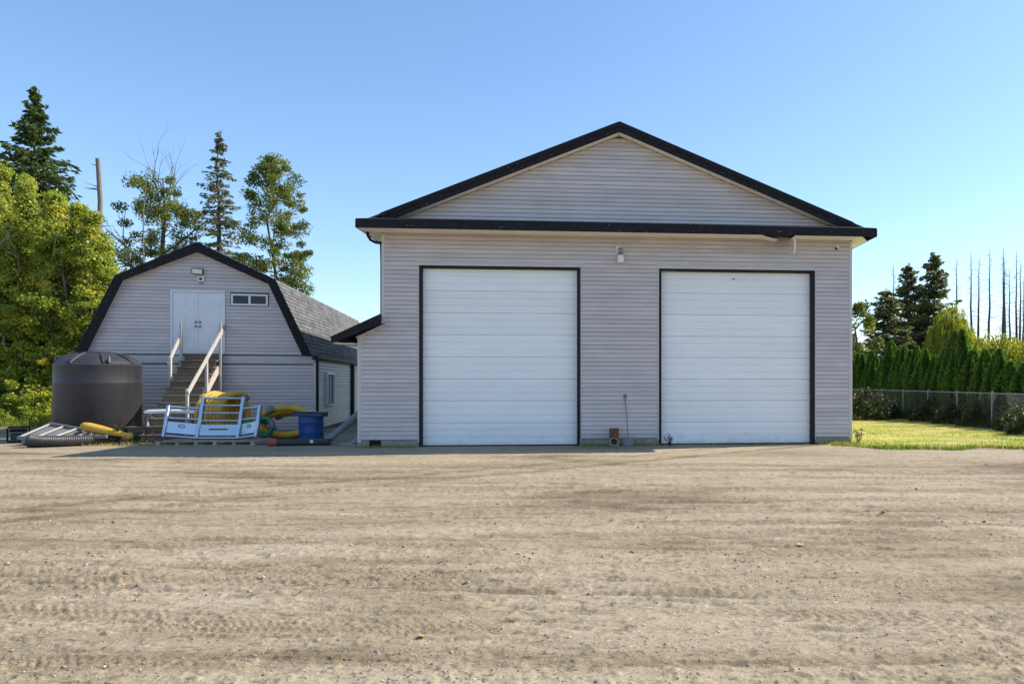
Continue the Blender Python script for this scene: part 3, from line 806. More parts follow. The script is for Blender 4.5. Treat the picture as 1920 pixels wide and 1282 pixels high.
# soffit behind barge boards
for i0, i1 in zip(INN, INN[1:]):
    MB().hexa([(i0[0]*1.02, -.158, i0[1]+.02), (i1[0]*1.02, -.158, i1[1]+.02), (i1[0]*1.02, -.158, i1[1]+.04), (i0[0]*1.02, -.158, i0[1]+.04)],
              [(i0[0]*1.02, .03, i0[1]+.02), (i1[0]*1.02, .03, i1[1]+.02), (i1[0]*1.02, .03, i1[1]+.04), (i0[0]*1.02, .03, i0[1]+.04)]).build('barge_soffit', MAT['soffit'], barn)
# roof deck, then shingle tabs on every slope
def shingle_mat():
    m, nt, p = new_mat('asphalt_shingle')
    at = nt.nodes.new('ShaderNodeAttribute'); at.attribute_name = 'tint'
    r = ramp(nt, [(0, (0.12, 0.12, 0.125)), (0.5, (0.17, 0.17, 0.176)), (1, (0.225, 0.224, 0.23))]); nt.links.new(at.outputs['Fac'], r.inputs['Fac'])
    n = N(nt, 'ShaderNodeTexNoise', Scale=120.0, Detail=4.0); nt.links.new(worldpos(nt), n.inputs['Vector'])
    rr = ramp(nt, [(0.3, 0.7), (0.7, 1.25)]); nt.links.new(n.outputs['Fac'], rr.inputs['Fac'])
    nt.links.new(mixc(nt, 1.0, r.outputs['Color'], rr.outputs['Color'], 'MULTIPLY'), p.inputs['Base Color']); p.inputs['Roughness'].default_value = 0.95
    p.inputs['Specular IOR Level'].default_value = 0.2
    return m
MAT['shingle'] = shingle_mat()
rd = MB()
for o0, o1 in zip(OUT, OUT[1:]):
    d = Vector((o1[0]-o0[0], 0, o1[1]-o0[1])).normalized(); nrm = Vector((-d.z, 0, d.x))
    q = [Vector((o0[0], 0, o0[1])), Vector((o1[0], 0, o1[1]))]
    A = [q[0]-nrm*.05, q[1]-nrm*.05, q[1]-nrm*.012, q[0]-nrm*.012]
    rd.hexa([v+Vector((0, -.155, 0)) for v in A], [v+Vector((0, BD, 0)) for v in A])
rdo = rd.build('roof', MAT['shingle_dark'], barn)
V = []; Fq = []; T = []
rs_ = np.random.default_rng(11)
for si, (lo_, hi_) in enumerate(((OUT[4], OUT[3]), (OUT[3], OUT[2]), (OUT[0], OUT[1]), (OUT[1], OUT[2]))):
    lo_ = Vector((lo_[0], 0, lo_[1])); hi_ = Vector((hi_[0], 0, hi_[1])); Lg = (hi_-lo_).length; d = (hi_-lo_)/Lg
    nrm = Vector((0, 1, 0)).cross(d); nrm = nrm if nrm.z > 0 else -nrm
    rows = int(Lg/.143)+1; tab = .30
    for r in range(rows):
        y = -.22 - (r % 2)*.15
        while y < BD:
            ya, yb = max(-.21, y)+.003, min(BD, y+tab)-.003; y += tab
            if yb-ya < .02: continue
            sa = r*.143-.004-rs_.uniform(0, .012); sb = min(Lg, sa+.17); h0 = .010+rs_.uniform(0, .006)
            P = [lo_+d*sa-nrm*.012, lo_+d*sa+nrm*h0, lo_+d*sb+nrm*.001]
            base = len(V)
            for yy in (ya, yb):
                for pp in P: V.append((pp.x, yy, pp.z))
            Fq += [(base, base+3, base+4, base+1), (base+1, base+4, base+5, base+2)]; t = rs_.uniform(0, 1); T += [t, t]
sm = fast_mesh('shingles', np.array(V), np.array(Fq), MAT['shingle'], T)
so = bpy.data.objects.new('shingles', sm); so['kind'] = 'stuff'; link(so, rdo)
# right side wall with its siding, gutter, downspouts and window
sw = MB().box(BW-.14, BW-.02, .006, BD, 0, 2.36).box(-BW+.02, -BW+.14, .006, BD, 0, 2.36).box(-BW+.1, BW-.1, BD-.14, BD, 0, 2.4)
sw.add([(-2.95, BD-.02, 2.4), (2.95, BD-.02, 2.4), (2.0, BD-.02, 4.6), (0, BD-.02, 5.55), (-2.0, BD-.02, 4.6)], [(0, 1, 2, 3, 4)])
swo = sw.build('side_wall', MAT['backing'], barn)
k = 0
while .10+k*PITCH < 2.25:
    z = .10+k*PITCH; k += 1
    holes = [(1.55, 2.85)] if .82 < z < 1.90 else []
    for s, e in cut((.06, BD-.05), holes):
        o = bpy.data.objects.new('siding_plank', BP); o.location = (BW-.02, s, z); o.scale = (e-s, 1, 1); o.rotation_euler = (0, 0, math.pi/2); link(o, swo)
MB().bbox(BW-.065, BW+.008, -.028, .05, .05, 2.15, .006).build('corner_board', MAT['siding_trim'], barn)
MB().bbox(BW+.012, BW+.085, -.03, .06, .12, 2.30, .008).build('downspout', MAT['black_trim'], barn)
MB().bbox(BW+.012, BW+.11, 6.55, 6.85, .0, 2.28, .008).build('downspout', MAT['black_trim'], barn)
gt_ = MB().prism([(BW-.06, 2.28), (BW+.05, 2.26), (BW+.10, 2.33), (BW+.10, 2.40), (BW-.06, 2.40)], 'y', -.20, BD)
gt_.build('gutter', MAT['black_trim'], barn)
wn2 = MB()
ya, yb, za, zb = 1.65, 2.75, .90, 1.83
X0, X1 = BW-.02, BW+.07
wn2.bbox(X0, X1, ya-.09, ya, za-.07, zb+.07, .005).bbox(X0, X1, yb, yb+.09, za-.07, zb+.07, .005).bbox(X0, X1-.005, ya+.001, yb-.001, zb, zb+.07, .005).bbox(X0, X1+.05, ya-.10, yb+.10, za-.10, za-.072, .005)
wn2.bbox(X0, X1-.02, (ya+yb)/2-.03, (ya+yb)/2+.03, za-.06, zb-.001, .005)
w2 = wn2.build('window', MAT['white_paint'], barn); tag(w2, 'tall white framed side window of the barn')
for a, bb in ((ya, (ya+yb)/2-.031), ((ya+yb)/2+.031, yb)):
    MB().box(BW+.0, BW+.006, a+.001, bb-.001, za-.06, zb).build('pane', MAT['glass'], w2)
MB().bbox(-BW-.01, BW+.01, -.02, .10, -.05, .10, .01).build('foundation', MAT['concrete'], barn)

# ------------------------------------------------------------------ outside staircase of the barn
RISE, RUN, NS = 0.2035, 0.267, 12
sloc = B2W(.15, -NS*RUN)
stairs = empty('wooden_staircase', sloc, A2, 'weathered wooden staircase with pale rails climbing to the barn double door', 'staircase')
SL, SR = -.50, .49
for i in range(NS):
    z = (i+1)*RISE; y0 = i*RUN
    l = SL-(.42 if i < 2 else .0)-(.10 if i == 2 else 0)
    jx = random.uniform(-.012, .012)
    t = MB().bbox(l+jx, SR+jx, y0-.03, y0+RUN-.004, z-.042, z, .006).build('tread', MAT['old_wood'], stairs)
    MB().bbox(l+.03, SR-.03, y0+.012, y0+.04, z-RISE+.002, z-.044, .003).build('riser', MAT['old_wood'], stairs)
for x, mt in ((SL+.0, 'old_wood'), (SR-.045, 'pale_wood')):  # right stringer in paler wood to stand for the sunlight on it
    MB().hexa([(x, .05, -.02), (x+.045, .05, -.02), (x+.045, NS*RUN-.02, 2.06), (x, NS*RUN-.02, 2.06)],
              [(x, .05, .17), (x+.045, .05, .17), (x+.045, NS*RUN-.02, 2.30), (x, NS*RUN-.02, 2.30)]).build('stringer', MAT[mt], stairs)
def step_z(y): return max(0, (y/RUN)*RISE)
def post(x, y, ztop, zb=None, w_=.062):
    zb = step_z(y)-.35 if zb is None else zb
    MB().bbox(x-w_/2, x+w_/2, y-.045, y+.045, max(0, zb), ztop, .005).build('post', MAT['pale_wood'], stairs)
Yw = NS*RUN
post(SL-.035, Yw-.32, 3.36, 1.6); post(SR+.035, Yw-.32, 3.37, .0)
post(SL-.035, Yw-1.12, 2.30, 1.25)
post(SR+.035, Yw-1.5, 2.26, .0); post(SR+.035, Yw-2.95, 1.40, .0)
MB().bar((SL-.085, Yw-1.15, 2.10), (SL-.085, Yw-.2, 2.98), .04, .10).build('handrail', MAT['pale_wood'], stairs)
MB().bar((SR+.085, Yw-3.05, 1.30), (SR+.085, Yw-.05, 3.30), .04, .11).build('handrail', MAT['pale_wood'], stairs)
MB().bbox(SL-.03, SL+.02, .42, .50, 0, .62, .004).build('post', MAT['pale_wood'], stairs)

# ------------------------------------------------------------------ tanks
TX, TY, TR = -15.38, 20.6, 0.995
tank = empty('water_tank', (TX, TY, 0), 0.4, 'large black plastic tank with domed ribbed top before the barn', 'tank')
pr = [(TR-.03, 0.0), (TR, .05)]
for zz in (1.56,):
    pr += [(TR, zz-.012), (TR+.003, zz), (TR, zz+.012)]
pr += [(TR, 1.98), (TR+.012, 2.02), (TR+.012, 2.05), (TR-.03, 2.085)]
MB().lathe(pr, 72).build('shell', MAT['tank'], tank, True)
dome = [(TR-.031, 2.083), (TR*.92, 2.14), (TR*.80, 2.22), (TR*.62, 2.31), (TR*.45, 2.37), (TR*.34, 2.39)]
MB().lathe(dome, 72).build('dome', MAT['tank'], tank, True)
MB().lathe([(.34, 2.385), (.34, 2.41), (.31, 2.42), (.05, 2.43)], 40).build('lid', MAT['tank'], tank, True)
for k in range(8):
    a = 2*math.pi*k/8+.35
    P = [(math.cos(a)*TR*q, math.sin(a)*TR*q, z) for q, z in ((.98, 2.085), (.86, 2.19), (.68, 2.29), (.45, 2.375))]
    MB().tube(P, [.03, .045, .045, .02], 8).build('dome_rib', MAT['tank'], tank, True)
a = -1.1
MB().tube([(TR*.9*math.cos(a), TR*.9*math.sin(a), 2.14), (TR*.9*math.cos(a)+.03, TR*.9*math.sin(a)-.03, 2.24), (TR*1.0*math.cos(a), TR*1.0*math.sin(a), 2.10)], .03, 8).build('lifting_eye', MAT['tank'], tank, True)
MB().tube([(math.cos(-1.95)*TR*.98, math.sin(-1.95)*TR*.98, .35), (math.cos(-1.95)*(TR+.1), math.sin(-1.95)*(TR+.1), .35)], .05, 12).build('outlet', MAT['black_rubber'], tank, True)

t2 = empty('small_tank', (-18.62, 24.0, -.035), 0, 'second dark tank with rusty red cap half hidden behind the large tank', 'tank')
MB().lathe([(.44, 0), (.46, .04), (.46, 2.25), (.42, 2.36), (.28, 2.44), (.16, 2.46)], 40).build('shell', MAT['black_rubber'], t2, True)
MB().lathe([(.15, 2.46), (.15, 2.60), (.10, 2.62)], 20).build('cap', MAT['rust'], t2, True)
MB().tube([(-.30, -.2, 2.38), (-.40, -.25, 2.44), (-.47, -.26, 2.40), (-.48, -.26, 2.22)], .025, 8).build('pipe', MAT['steel'], t2, True)

# ------------------------------------------------------------------ aluminium truck grille guard on a pallet
pal = empty('wooden_pallet', (-11.22, 19.05, 0), 0.03, 'long low wooden pallet under the aluminium grille guard', 'pallet')
for i in range(6):
    MB().bbox(-1.2+i*.462, -1.11+i*.462, -.5, .5, .022, .095, .004).build('stringer', MAT['pallet_wood'], pal)
for j, y in enumerate((-.5, -.2, .1, .38)):
    MB().bbox(-1.215, 1.215, y, y+.12, .097, .118, .003).build('deck_board', MAT['pallet_wood'], pal)
MB().bbox(-1.21, 1.21, -.5, -.40, .0, .020, .003).build('bottom_board', MAT['pallet_wood'], pal)
MB().bbox(-1.21, 1.21, .36, .46, .0, .020, .003).build('bottom_board', MAT['pallet_wood'], pal)

gg = empty('grille_guard', (-11.17, 19.0, .145), 0.02, 'silver aluminium truck grille guard leaning back on the pallet', 'grille guard')
gg.rotation_euler = (R(-15), 0, 0.02)
hx = .51; wy = -.34; wx = 1.14
def gpart(name, b, sm=True): return b.build(name, MAT['alu'], gg, sm)
for s in (-1, 1):
    gpart('upright', MB().bbox(s*hx-.042, s*hx+.042, -.02, .10, .0, 1.10, .012))
    gpart('wing_post', MB().bbox(s*wx-.04, s*wx+.04, wy-.03, wy+.08, -.02, .80, .012))
    for z in (.76, .47):
        gpart('wing_tube', MB().tube([(s*(hx+.042), .03, z+.035), (s*(wx-.04), wy+.03, z)], .03, 12))
    gpart('bottom_tube', MB().tube([(s*hx, .02, .02), (s*(wx-.02), wy+.03, .02)], .034, 12))
    a0, a1 = s*(hx+.043), s*(wx-.041)
    lo3 = [(a0, .02, .10), (a1, wy+.02, .10), (a1, wy+.02, .385), (a0, .02, .385)]
    pl = gpart('wing_plate', MB().hexa(lo3, [(x, y+.035, z) for x, y, z in lo3]), False)
    # marker lamp, set in an oval bezel
    cxm = a0+(a1-a0)*.52; cym = .02+(wy)*.52-.004; ang = math.atan2(wy, a1-a0) if s > 0 else math.atan2(-wy, a0-a1)
    ring = []
    for q in range(20):
        tq = 2*math.pi*q/20; ex = .055*max(-1, min(1, 1.3*math.cos(tq)))+.012*math.cos(tq); ez = .03*math.sin(tq)
        ring.append((cxm+ex*math.cos(ang), cym+ex*math.sin(ang)-.004, .29+ez))
    MB().tube(ring, .0085, 6, closed=True).build('lamp_bezel', MAT['black_rubber'], pl, True)
    MB().bar((cxm-.045*math.cos(ang), cym-.045*math.sin(ang)+.0, .29), (cxm+.045*math.cos(ang), cym+.045*math.sin(ang)+.0, .29), .012, .035).build('marker_lamp', MAT['lamp_glass'], pl)
for z in (1.065, .875, .675, .475):
    gpart('cross_tube', MB().tube([(-hx+.043, .04, z), (hx-.043, .04, z)], .027, 12))
gpart('bottom_tube', MB().tube([(-hx, .02, .02), (hx, .02, .02)], .034, 12))
x0, x1 = -hx+.043, hx-.043
cp = MB().bbox(x0, x1, .0, .035, .26, .37, .004).bbox(x0, x1, .0, .035, .10, .225, .004)
cp.box(x0, -.235, .001, .034, .224, .262).box(.235, x1, .001, .034, .224, .262)
gpart('centre_plate', cp, False)
gpart('rolled_lip', MB().tube([(x0, .035, .10), (x1, .035, .10)], .035, 12))

# ------------------------------------------------------------------ hoses
def coil(name, c, Ra, Rb, rt, loops, drift, rot, mat, label, cat='hose', start=0.0, nper=34, wob=.06, lat=0.0):
    o = empty(name, c, 0, label, cat); o.rotation_euler = rot
    P = []; rr = random.Random(hash(label) % 1000 if False else len(label))
    off = [rr.uniform(-1, 1) for _ in range(loops+2)]
    for k in range(int(loops*nper)+1):
        t = k/nper; i = int(t); ft = t-i
        wv = off[i]*(1-ft)+off[i+1]*ft
        a = 2*math.pi*t+start; m = 1+wob*wv
        P.append((Ra*m*math.cos(a)+lat*wv, drift*(t-loops/2)+.02*wv, Rb*m*math.sin(a)))
    MB().tube(P, rt, 10).build('hose', mat, o, True)
    for e, q in ((P[0], P[1]), (P[-1], P[-2])):
        e = Vector(e); d = (e-Vector(q)).normalized()
        MB().tube([e-d*.05, e+d*.07, e+d*.075, e+d*.12], [rt*1.12, rt*1.12, rt*.9, rt*.9], 10).build('coupling', MAT['steel'], o, True)
    return o
coil('suction_hose', (-11.90, 20.55, .68), .46, .56, .082, 6, .165, (0, 0, R(68)), MAT['yellow'], 'thick yellow hose coiled upright beside the stairs behind the grille guard', start=1.0)
coil('suction_hose', (-9.98, 20.28, .47), .66, .335, .088, 5, .13, (R(-14), 0, R(4)), MAT['yellow'], 'thick yellow hose in a wide coil behind the blue drum', start=2.2, wob=.20)
coil('discharge_hose', (-10.30, 19.62, .40), .20, .23, .05, 2, .06, (R(-10), 0, R(10)), MAT['green'], 'green hose looped between the grille guard and yellow coil', start=.4)
o = empty('discharge_hose', (-10.9, 20.1, .45), 0, 'green hose lying low behind the right wing of the grille guard', 'hose')
MB().tube([(-.35, 0, -.12), (-.2, .02, .02), (0, 0, .09), (.25, .03, .08), (.5, .0, .03), (.62, -.02, -.06), (.7, 0, -.25), (.9, 0, -.40)], .052, 10).build('hose', MAT['green'], o, True)
MB().tube([(.9, 0, -.40), (.98, 0, -.40)], .06, 10).build('coupling', MAT['steel'], o, True)

drum = empty('blue_drum', (-9.29, 20.12, 0), 0, 'blue plastic drum standing by the barn corner', 'drum')
MB().lathe([(.29, 0), (.31, .02), (.31, .22), (.318, .24), (.31, .26), (.31, .48), (.318, .50), (.31, .52), (.31, .63), (.30, .655)], 40).build('shell', MAT['blue'], drum, True)
MB().lathe([(.312, .60), (.312, .63), (.295, .632)], 40).build('rim', MAT['blue'], drum, True)
bd = empty('plastic_tray', (-9.26, 20.05, .665), 0, 'dark blue tray lying across the top of the blue drum', 'tray')
bd.rotation_euler = (0, R(1.5), .05)
MB().bbox(-.42, .36, -.20, .22, .0, .10, .012).build('tray_body', MAT['navy'], bd)
MB().bbox(-.44, .38, -.22, .24, .10, .118, .005).build('tray_rim', MAT['navy'], bd)
bag = MB().lathe([(.02, 0), (.10, .01), (.12, .03), (.07, .055), (.01, .06)], 14).build('crumpled_bag', MAT['white_paint'], None, True)
bag.location = (-9.22, 20.0, .79); bag.scale = (1.0, .8, .7); bag.rotation_euler = (0, R(2), .4); tag(bag, 'small crumpled white bag on the dark blue tray', 'bag')

pipe = empty('black_pipe', (-8.95, 18.62, .0), R(10), 'black pipe with faded red end lying on the ground by the drum', 'pipe')
MB().tube([(-.50, 0, .088), (.78, 0, .088)], .085, 18).build('pipe_body', MAT['black_rubber'], pipe, True)
MB().tube([(-.68, 0, .092), (-.66, 0, .092), (-.47, 0, .092), (-.46, 0, .092)], [.08, .092, .092, .086], 18).build('end_cap', MAT['red'], pipe, True)
MB().bbox(.33, .40, -.097, -.08, .07, .145, .004).build('tag_plate', MAT['white_paint'], pipe)
pp = empty('grey_pipe', (-8.30, 18.85, 0), 0, 'long grey plastic pipe leaning against the lean-to wall', 'pipe')
dq = Vector((.72, .72, .93))
MB().tube([(-.02, 0, .085), dq*.5+Vector((0, 0, .045)), dq*1.0+Vector((0, 0, .02))], .088, 18).build('pipe_body', MAT['grey_pipe'], pp, True)
MB().tube([dq*.97+Vector((0, 0, .02)), dq*1.04+Vector((0, 0, .02))], .102, 18).build('bell_end', MAT['grey_pipe'], pp, True)
for i, (p, q) in enumerate((((-7.75, 18.85, .02), (-7.42, 19.1, .38)), ((-7.95, 18.75, .02), (-7.5, 18.9, .10)), ((-7.8, 18.65, .015), (-7.45, 18.5, .03)))):
    st = MB().tube([p, [(a+b)/2+.01 for a, b in zip(p, q)], q], [.012, .011, .008], 6).build('stick', MAT['pale_wood'])
    tag(st, ('pale stick leaning up under the grey pipe', 'short stick lying beside the lean-to corner', 'low pale stick lying in front of the lean-to foundation')[i], 'stick')

# ------------------------------------------------------------------ white topped bench by the stairs
tb = empty('folding_table', (-12.46, 19.27, 0), .03, 'narrow white topped table with thin legs before the stairs', 'table')
b = MB(); n_ = 12
top = [(-.63+1.26*i/n_, .845+.02*math.sin(math.pi*i/n_)) for i in range(n_+1)]
b.prism(top+[(x, z-.035) for x, z in top[::-1]], 'y', -.17, .17)
b.tube([(x, -.15, z-.03) for x, z in top], [.03]+[.055]*(n_-1)+[.04], 14)
b.build('table_top', MAT['white_paint'], tb, True)
for x in (-.60, .58):
    for y in (-.14, .14):
        MB().tube([(x, y, 0), (x+.0, y, .83)], .011, 8).build('leg', MAT['black_rubber'], tb)
MB().tube([(-.60, -.14, .25), (-.60, .14, .25)], .009, 8).build('brace', MAT['black_rubber'], tb)
MB().tube([(.58, -.14, .25), (.58, .14, .25)], .009, 8).build('brace', MAT['black_rubber'], tb)

# ------------------------------------------------------------------ salvage at the tank's foot
rk = empty('salvaged_rack', (-14.85, 18.95, 0), R(-4), 'dark salvaged rack with pale cross ribs leaning against the black tank', 'rack')
# tilted sheet: front edge low, back edge high; wider at its left end
def rp(t, q):            # t along 0..1 left to right, q 0 front .. 1 back
    fr_ = Vector((-1.0+2.05*t, -.45+.35*t, .20+.02*t)); bk = Vector((-.78+1.75*t, .20+.10*t, .50-.30*t)); return fr_.lerp(bk, q)
nx = 16; vs = []; rr = random.Random(5)
for i in range(nx+1):
    for j in range(5):
        p = rp(i/nx, j/4); p.z += -.035*math.sin(math.pi*j/4)*(.6+.4*math.sin(i*1.9))-.01; vs.append(p)
MB().add(vs, [(i*5+j, (i+1)*5+j, (i+1)*5+j+1, i*5+j+1) for i in range(nx) for j in range(4)]).build('sheet', MAT['grey_sheet'], rk, True)
for i, t in enumerate((.02, .22, .42, .55, .66, .77, .86, .94)):
    MB().bar(rp(t, 0)+Vector((0, 0, .02)), rp(t, 1)+Vector((0, 0, .02)), .05 if i < 4 else .035, .03).build('cross_rib', MAT['pale_wood'] if i != 3 else MAT['steel'], rk)
MB().bar(rp(0, 1)+Vector((0, 0, .03)), rp(1, 1)+Vector((0, 0, .03)), .05, .05).build('back_rail', MAT['grey_sheet'], rk)
MB().bar(rp(0, 0)+Vector((0, 0, .0)), rp(1, 0)+Vector((0, 0, .0)), .06, .08).build('front_rail', MAT['grey_sheet'], rk)
for t in (.05, .4, .8):
    p = rp(t, .95); MB().bar(p, (p.x, p.y+.05, 0), .05, .05, (0, 1, 0)).build('leg', MAT['grey_sheet'], rk)
    p = rp(t, .04); MB().bar(p, (p.x, p.y, 0), .05, .05, (0, 1, 0)).build('leg', MAT['grey_sheet'], rk)

hz = empty('corrugated_hose', (-14.5, 18.7, 0), 0, 'thick black ribbed drain hose lying in front of the salvaged rack', 'hose')
ctrl = [(-.72, -.50), (-.62, -.58), (-.35, -.52), (.0, -.30), (.35, .12), (.62, .55), (.78, .95)]
P = []; rad = []
def cr(pts, t):
    n = len(pts)-1; i = min(int(t*n), n-1); f_ = t*n-i
    p0, p1, p2, p3 = pts[max(i-1, 0)], pts[i], pts[i+1], pts[min(i+2, n)]
    return tuple(.5*(2*b+(c-a)*f_+(2*a-5*b+4*c-d)*f_**2+(-a+3*b-3*c+d)*f_**3) for a, b, c, d in zip(p0, p1, p2, p3))
NH = 150
for i in range(NH+1):
    x, y = cr(ctrl, i/NH); r0 = .155-.035*i/NH
    if i % 2 and i > 22: r0 *= .93
    P.append((x, y, .15-.02*i/NH)); rad.append(r0)
MB().tube(P, rad, 18).build('hose', MAT['hose_rib'], hz, True)
MB().tube([(P[0][0]+.02, P[0][1]+.01, .15), (P[0][0]-.05, P[0][1]+.03, .15)], .105, 14).build('end_plug', MAT['black_rubber'], hz, True)
MB().tube([(-.79, -.42, .23), (-.68, -.42, .24)], .045, 10).build('red_fitting', MAT['red'], hz, True)
MB().tube([(-.80, -.46, .13), (-.74, -.47, .13)], .04, 10).build('yellow_fitting', MAT['yellow'], hz, True)

yk_ = empty('yellow_chute', (-14.0, 19.05, 0), 0, 'tapered yellow plastic pipe resting on the salvaged rack', 'pipe')
YP = [(-.62, -.05, .46), (-.60, -.05, .46), (-.55, -.05, .455), (-.40, -.04, .43), (-.15, -.02, .37), (.1, 0, .31), (.35, .02, .255), (.5, .03, .23), (.52, .03, .23)]
MB().tube(YP, [.05, .085, .108, .118, .112, .09, .068, .06, .03], 16).build('pipe_body', MAT['yellow'], yk_, True)
MB().lathe([(.02, .14), (.075, .16), (.09, .22), (.07, .28), (.02, .30)], 16, (.56, .03)).build('knob_end', MAT['yellow'], yk_, True)

gen = empty('portable_generator', (-16.86, 19.75, 0), R(38), 'small black portable generator in a tube frame at the left edge', 'generator')
gen.scale = (.80, .75, 1.0)
for y in (-.2, .2):
    MB().tube([(-.28, y, .03), (-.28, y, .36), (-.25, y, .395), (.25, y, .395), (.28, y, .36), (.28, y, .03), (.25, y, .015), (-.25, y, .015)], .015, 8, closed=True).build('frame_loop', MAT['black_trim'], gen, True)
for x in (-.28, .28):
    for z in (.06, .33):
        MB().tube([(x, -.2, z), (x, .2, z)], .014, 8).build('frame_bar', MAT['black_trim'], gen)
MB().bbox(-.20, .06, -.15, .15, .06, .23, .02).build('engine', MAT['black_rubber'], gen)
MB().bbox(-.23, .22, -.18, .18, .27, .345, .025).build('fuel_tank', MAT['black_trim'], gen)
MB().tube([(.08, 0, .15), (.25, 0, .15)], .10, 16).build('alternator', MAT['grey_pipe'], gen, True)
MB().tube([(-.12, -.19, .15), (-.12, -.165, .15)], .075, 16).build('starter_cover', MAT['hose_rib'], gen, True)
MB().tube([(-.05, 0, .34), (-.05, 0, .365)], .03, 12).build('fuel_cap', MAT['steel'], gen)
for x in (-.1, .13):
    MB().tube([(x-.04, -.2, .39), (x-.02, -.2, .34), (x, -.18, .30)], .008, 6).build('stay', MAT['black_trim'], gen)

# ------------------------------------------------------------------ small things along the garage front
rb = empty('rusty_housing', G2W(-1.06, -.26), A1, 'rusty steel housing with round hole standing against the garage wall', 'housing')
b = MB().bbox(-.115, .115, -.02, .10, .19, .445, .012); b.build('upper_body', MAT['rust'], rb)
MB().bbox(-.13, .13, -.05, .12, .0, .035, .006).build('foot', MAT['tan_steel'], rb)
ring_o = [(.125*math.cos(t)*(1 if abs(math.cos(t)) < .8 else .96), .125*math.sin(t)) for t in [2*math.pi*k/24 for k in range(24)]]
sq = []
for k in range(24):
    t = 2*math.pi*k/24; m_ = max(abs(math.cos(t)), abs(math.sin(t))); sq.append((.12*math.cos(t)/m_, .10*math.sin(t)/m_))
pm = MB(); vs = []
for k in range(24):
    t = 2*math.pi*k/24
    vs += [(sq[k][0], -.035, .125+sq[k][1]*.9), (.072*math.cos(t), -.035, .12+.072*math.sin(t)), (.072*math.cos(t), .02, .12+.072*math.sin(t)), (sq[k][0], .02, .125+sq[k][1]*.9)]
fs = []
for k in range(24):
    j = (k+1) % 24
    for a in range(4):
        b_ = (a+1) % 4; fs.append((k*4+a, j*4+a, j*4+b_, k*4+b_))
pm.add(vs, fs).build('bearing_plate', MAT['tan_steel'], rb)
MB().tube([(0, .01, .12), (0, .03, .12)], .075, 20).build('hole_back', MAT['dark'], rb)
MB().tube([(0, -.02, .12), (0, .012, .12)], [.028, .028], 14).build('shaft', MAT['rust'], rb)
for x in (-.09, .09):
    for z in (.04, .205):
        MB().tube([(x, -.035, z), (x, -.05, z)], .014, 6).build('bolt', MAT['rust'], rb)

sh = empty('shovel', G2W(-.74, -.20), A1, 'shovel with blue grip leaning upright on the garage wall', 'shovel')
MB().tube([(.03, -.02, .20), (.0, .06, .70), (-.035, .155, 1.13)], .014, 8).build('shaft', MAT['grey_pipe'], sh, True)
MB().tube([(-.032, .15, 1.08), (-.037, .158, 1.17), (-.065, .165, 1.21), (-.065, .17, 1.27), (-.015, .17, 1.27), (-.015, .165, 1.21), (-.037, .158, 1.17)], .014, 8).build('grip', simple('blue_grip', (.03, .16, .36), .5), sh, True)
bl = [(-.10, .19), (-.03, .215), (.09, .215), (.155, .19), (.15, .02), (.02, -.005), (-.09, .02)]
MB().add([(x, -.03-.03*(1 if abs(x-.03) < .07 else .3), z) for x, z in bl]+[(x, -.018-.03*(1 if abs(x-.03) < .07 else .3), z) for x, z in bl],
         [tuple(range(7)), tuple(range(13, 6, -1))]+[(i, (i+1) % 7, 7+(i+1) % 7, 7+i) for i in range(7)]).build('blade', MAT['steel'], sh)

# wall lamps and cameras
lm = empty('wall_lamp', G2W(-.925, -.02, 4.62), A1, 'white jar lamp under a sensor flood between the garage doors', 'lamp')
MB().bbox(-.085, .085, -.035, .0, .17, .36, .008).build('back_plate', MAT['white_paint'], lm)
MB().bbox(-.025, .085, -.13, -.036, .16, .31, .012).build('sensor_housing', MAT['steel'], lm)
MB().tube([(.03, -.09, .16), (.03, -.09, .115)], .022, 10).build('stem', MAT['steel'], lm)
MB().lathe([(.075, .035), (.082, .05), (.078, .11), (.05, .118)], 24, (.03, -.09)).build('lamp_cap', MAT['white_paint'], lm, True)
MB().lathe([(.045, -.075), (.072, -.06), (.092, .01), (.09, .034)], 24, (.03, -.09)).build('lamp_jar', MAT['lamp_glass'], lm, True)
sc_ = empty('security_camera', G2W(4.64, -.02, 5.02), A1, 'white bullet security camera high at the right corner of the garage', 'camera')
MB().tube([(.03, .0, .04), (.03, -.02, .04)], .045, 16).build('mount', MAT['white_paint'], sc_)
MB().tube([(.03, -.02, .04), (.01, -.06, .01)], .014, 8).build('arm', MAT['white_paint'], sc_)
MB().tube([(.03, -.03, .02), (-.035, -.13, -.04)], .036, 14).build('body', MAT['white_paint'], sc_, True)
MB().tube([(-.034, -.128, -.039), (-.042, -.14, -.046)], .034, 14).build('lens', MAT['black_rubber'], sc_)
fl_ = empty('flood_light', B2W(-.02, -.02, 4.86), A2, 'square flood light tilted down above the barn double door', 'lamp')
fl_.rotation_euler = (R(12), R(4), A2)
MB().bbox(-.16, .15, -.09, -.03, .0, .17, .01).build('housing', MAT['black_trim'], fl_)
MB().box(-.14, .13, -.094, -.089, .018, .152).build('lamp_glass', MAT['lamp_glass'], fl_)
MB().bar((0, -.03, .08), (0.02, .03, .06), .05, .05).build('bracket', MAT['black_trim'], fl_)
bc = empty('security_camera', B2W(.06, -.02, 4.62), A2, 'small white box camera between the flood light and barn double door', 'camera')
MB().bbox(-.085, .085, -.07, .0, .0, .16, .012).build('body', MAT['white_paint'], bc)
MB().tube([(.0, -.07, .085), (.0, -.085, .085)], .042, 18).build('lens', MAT['black_rubber'], bc)
MB().tube([(-.035, -.03, 0), (-.02, -.05, -.08), (.03, -.05, -.08), (.045, -.03, 0)], .008, 6).build('cable', MAT['black_rubber'], bc)

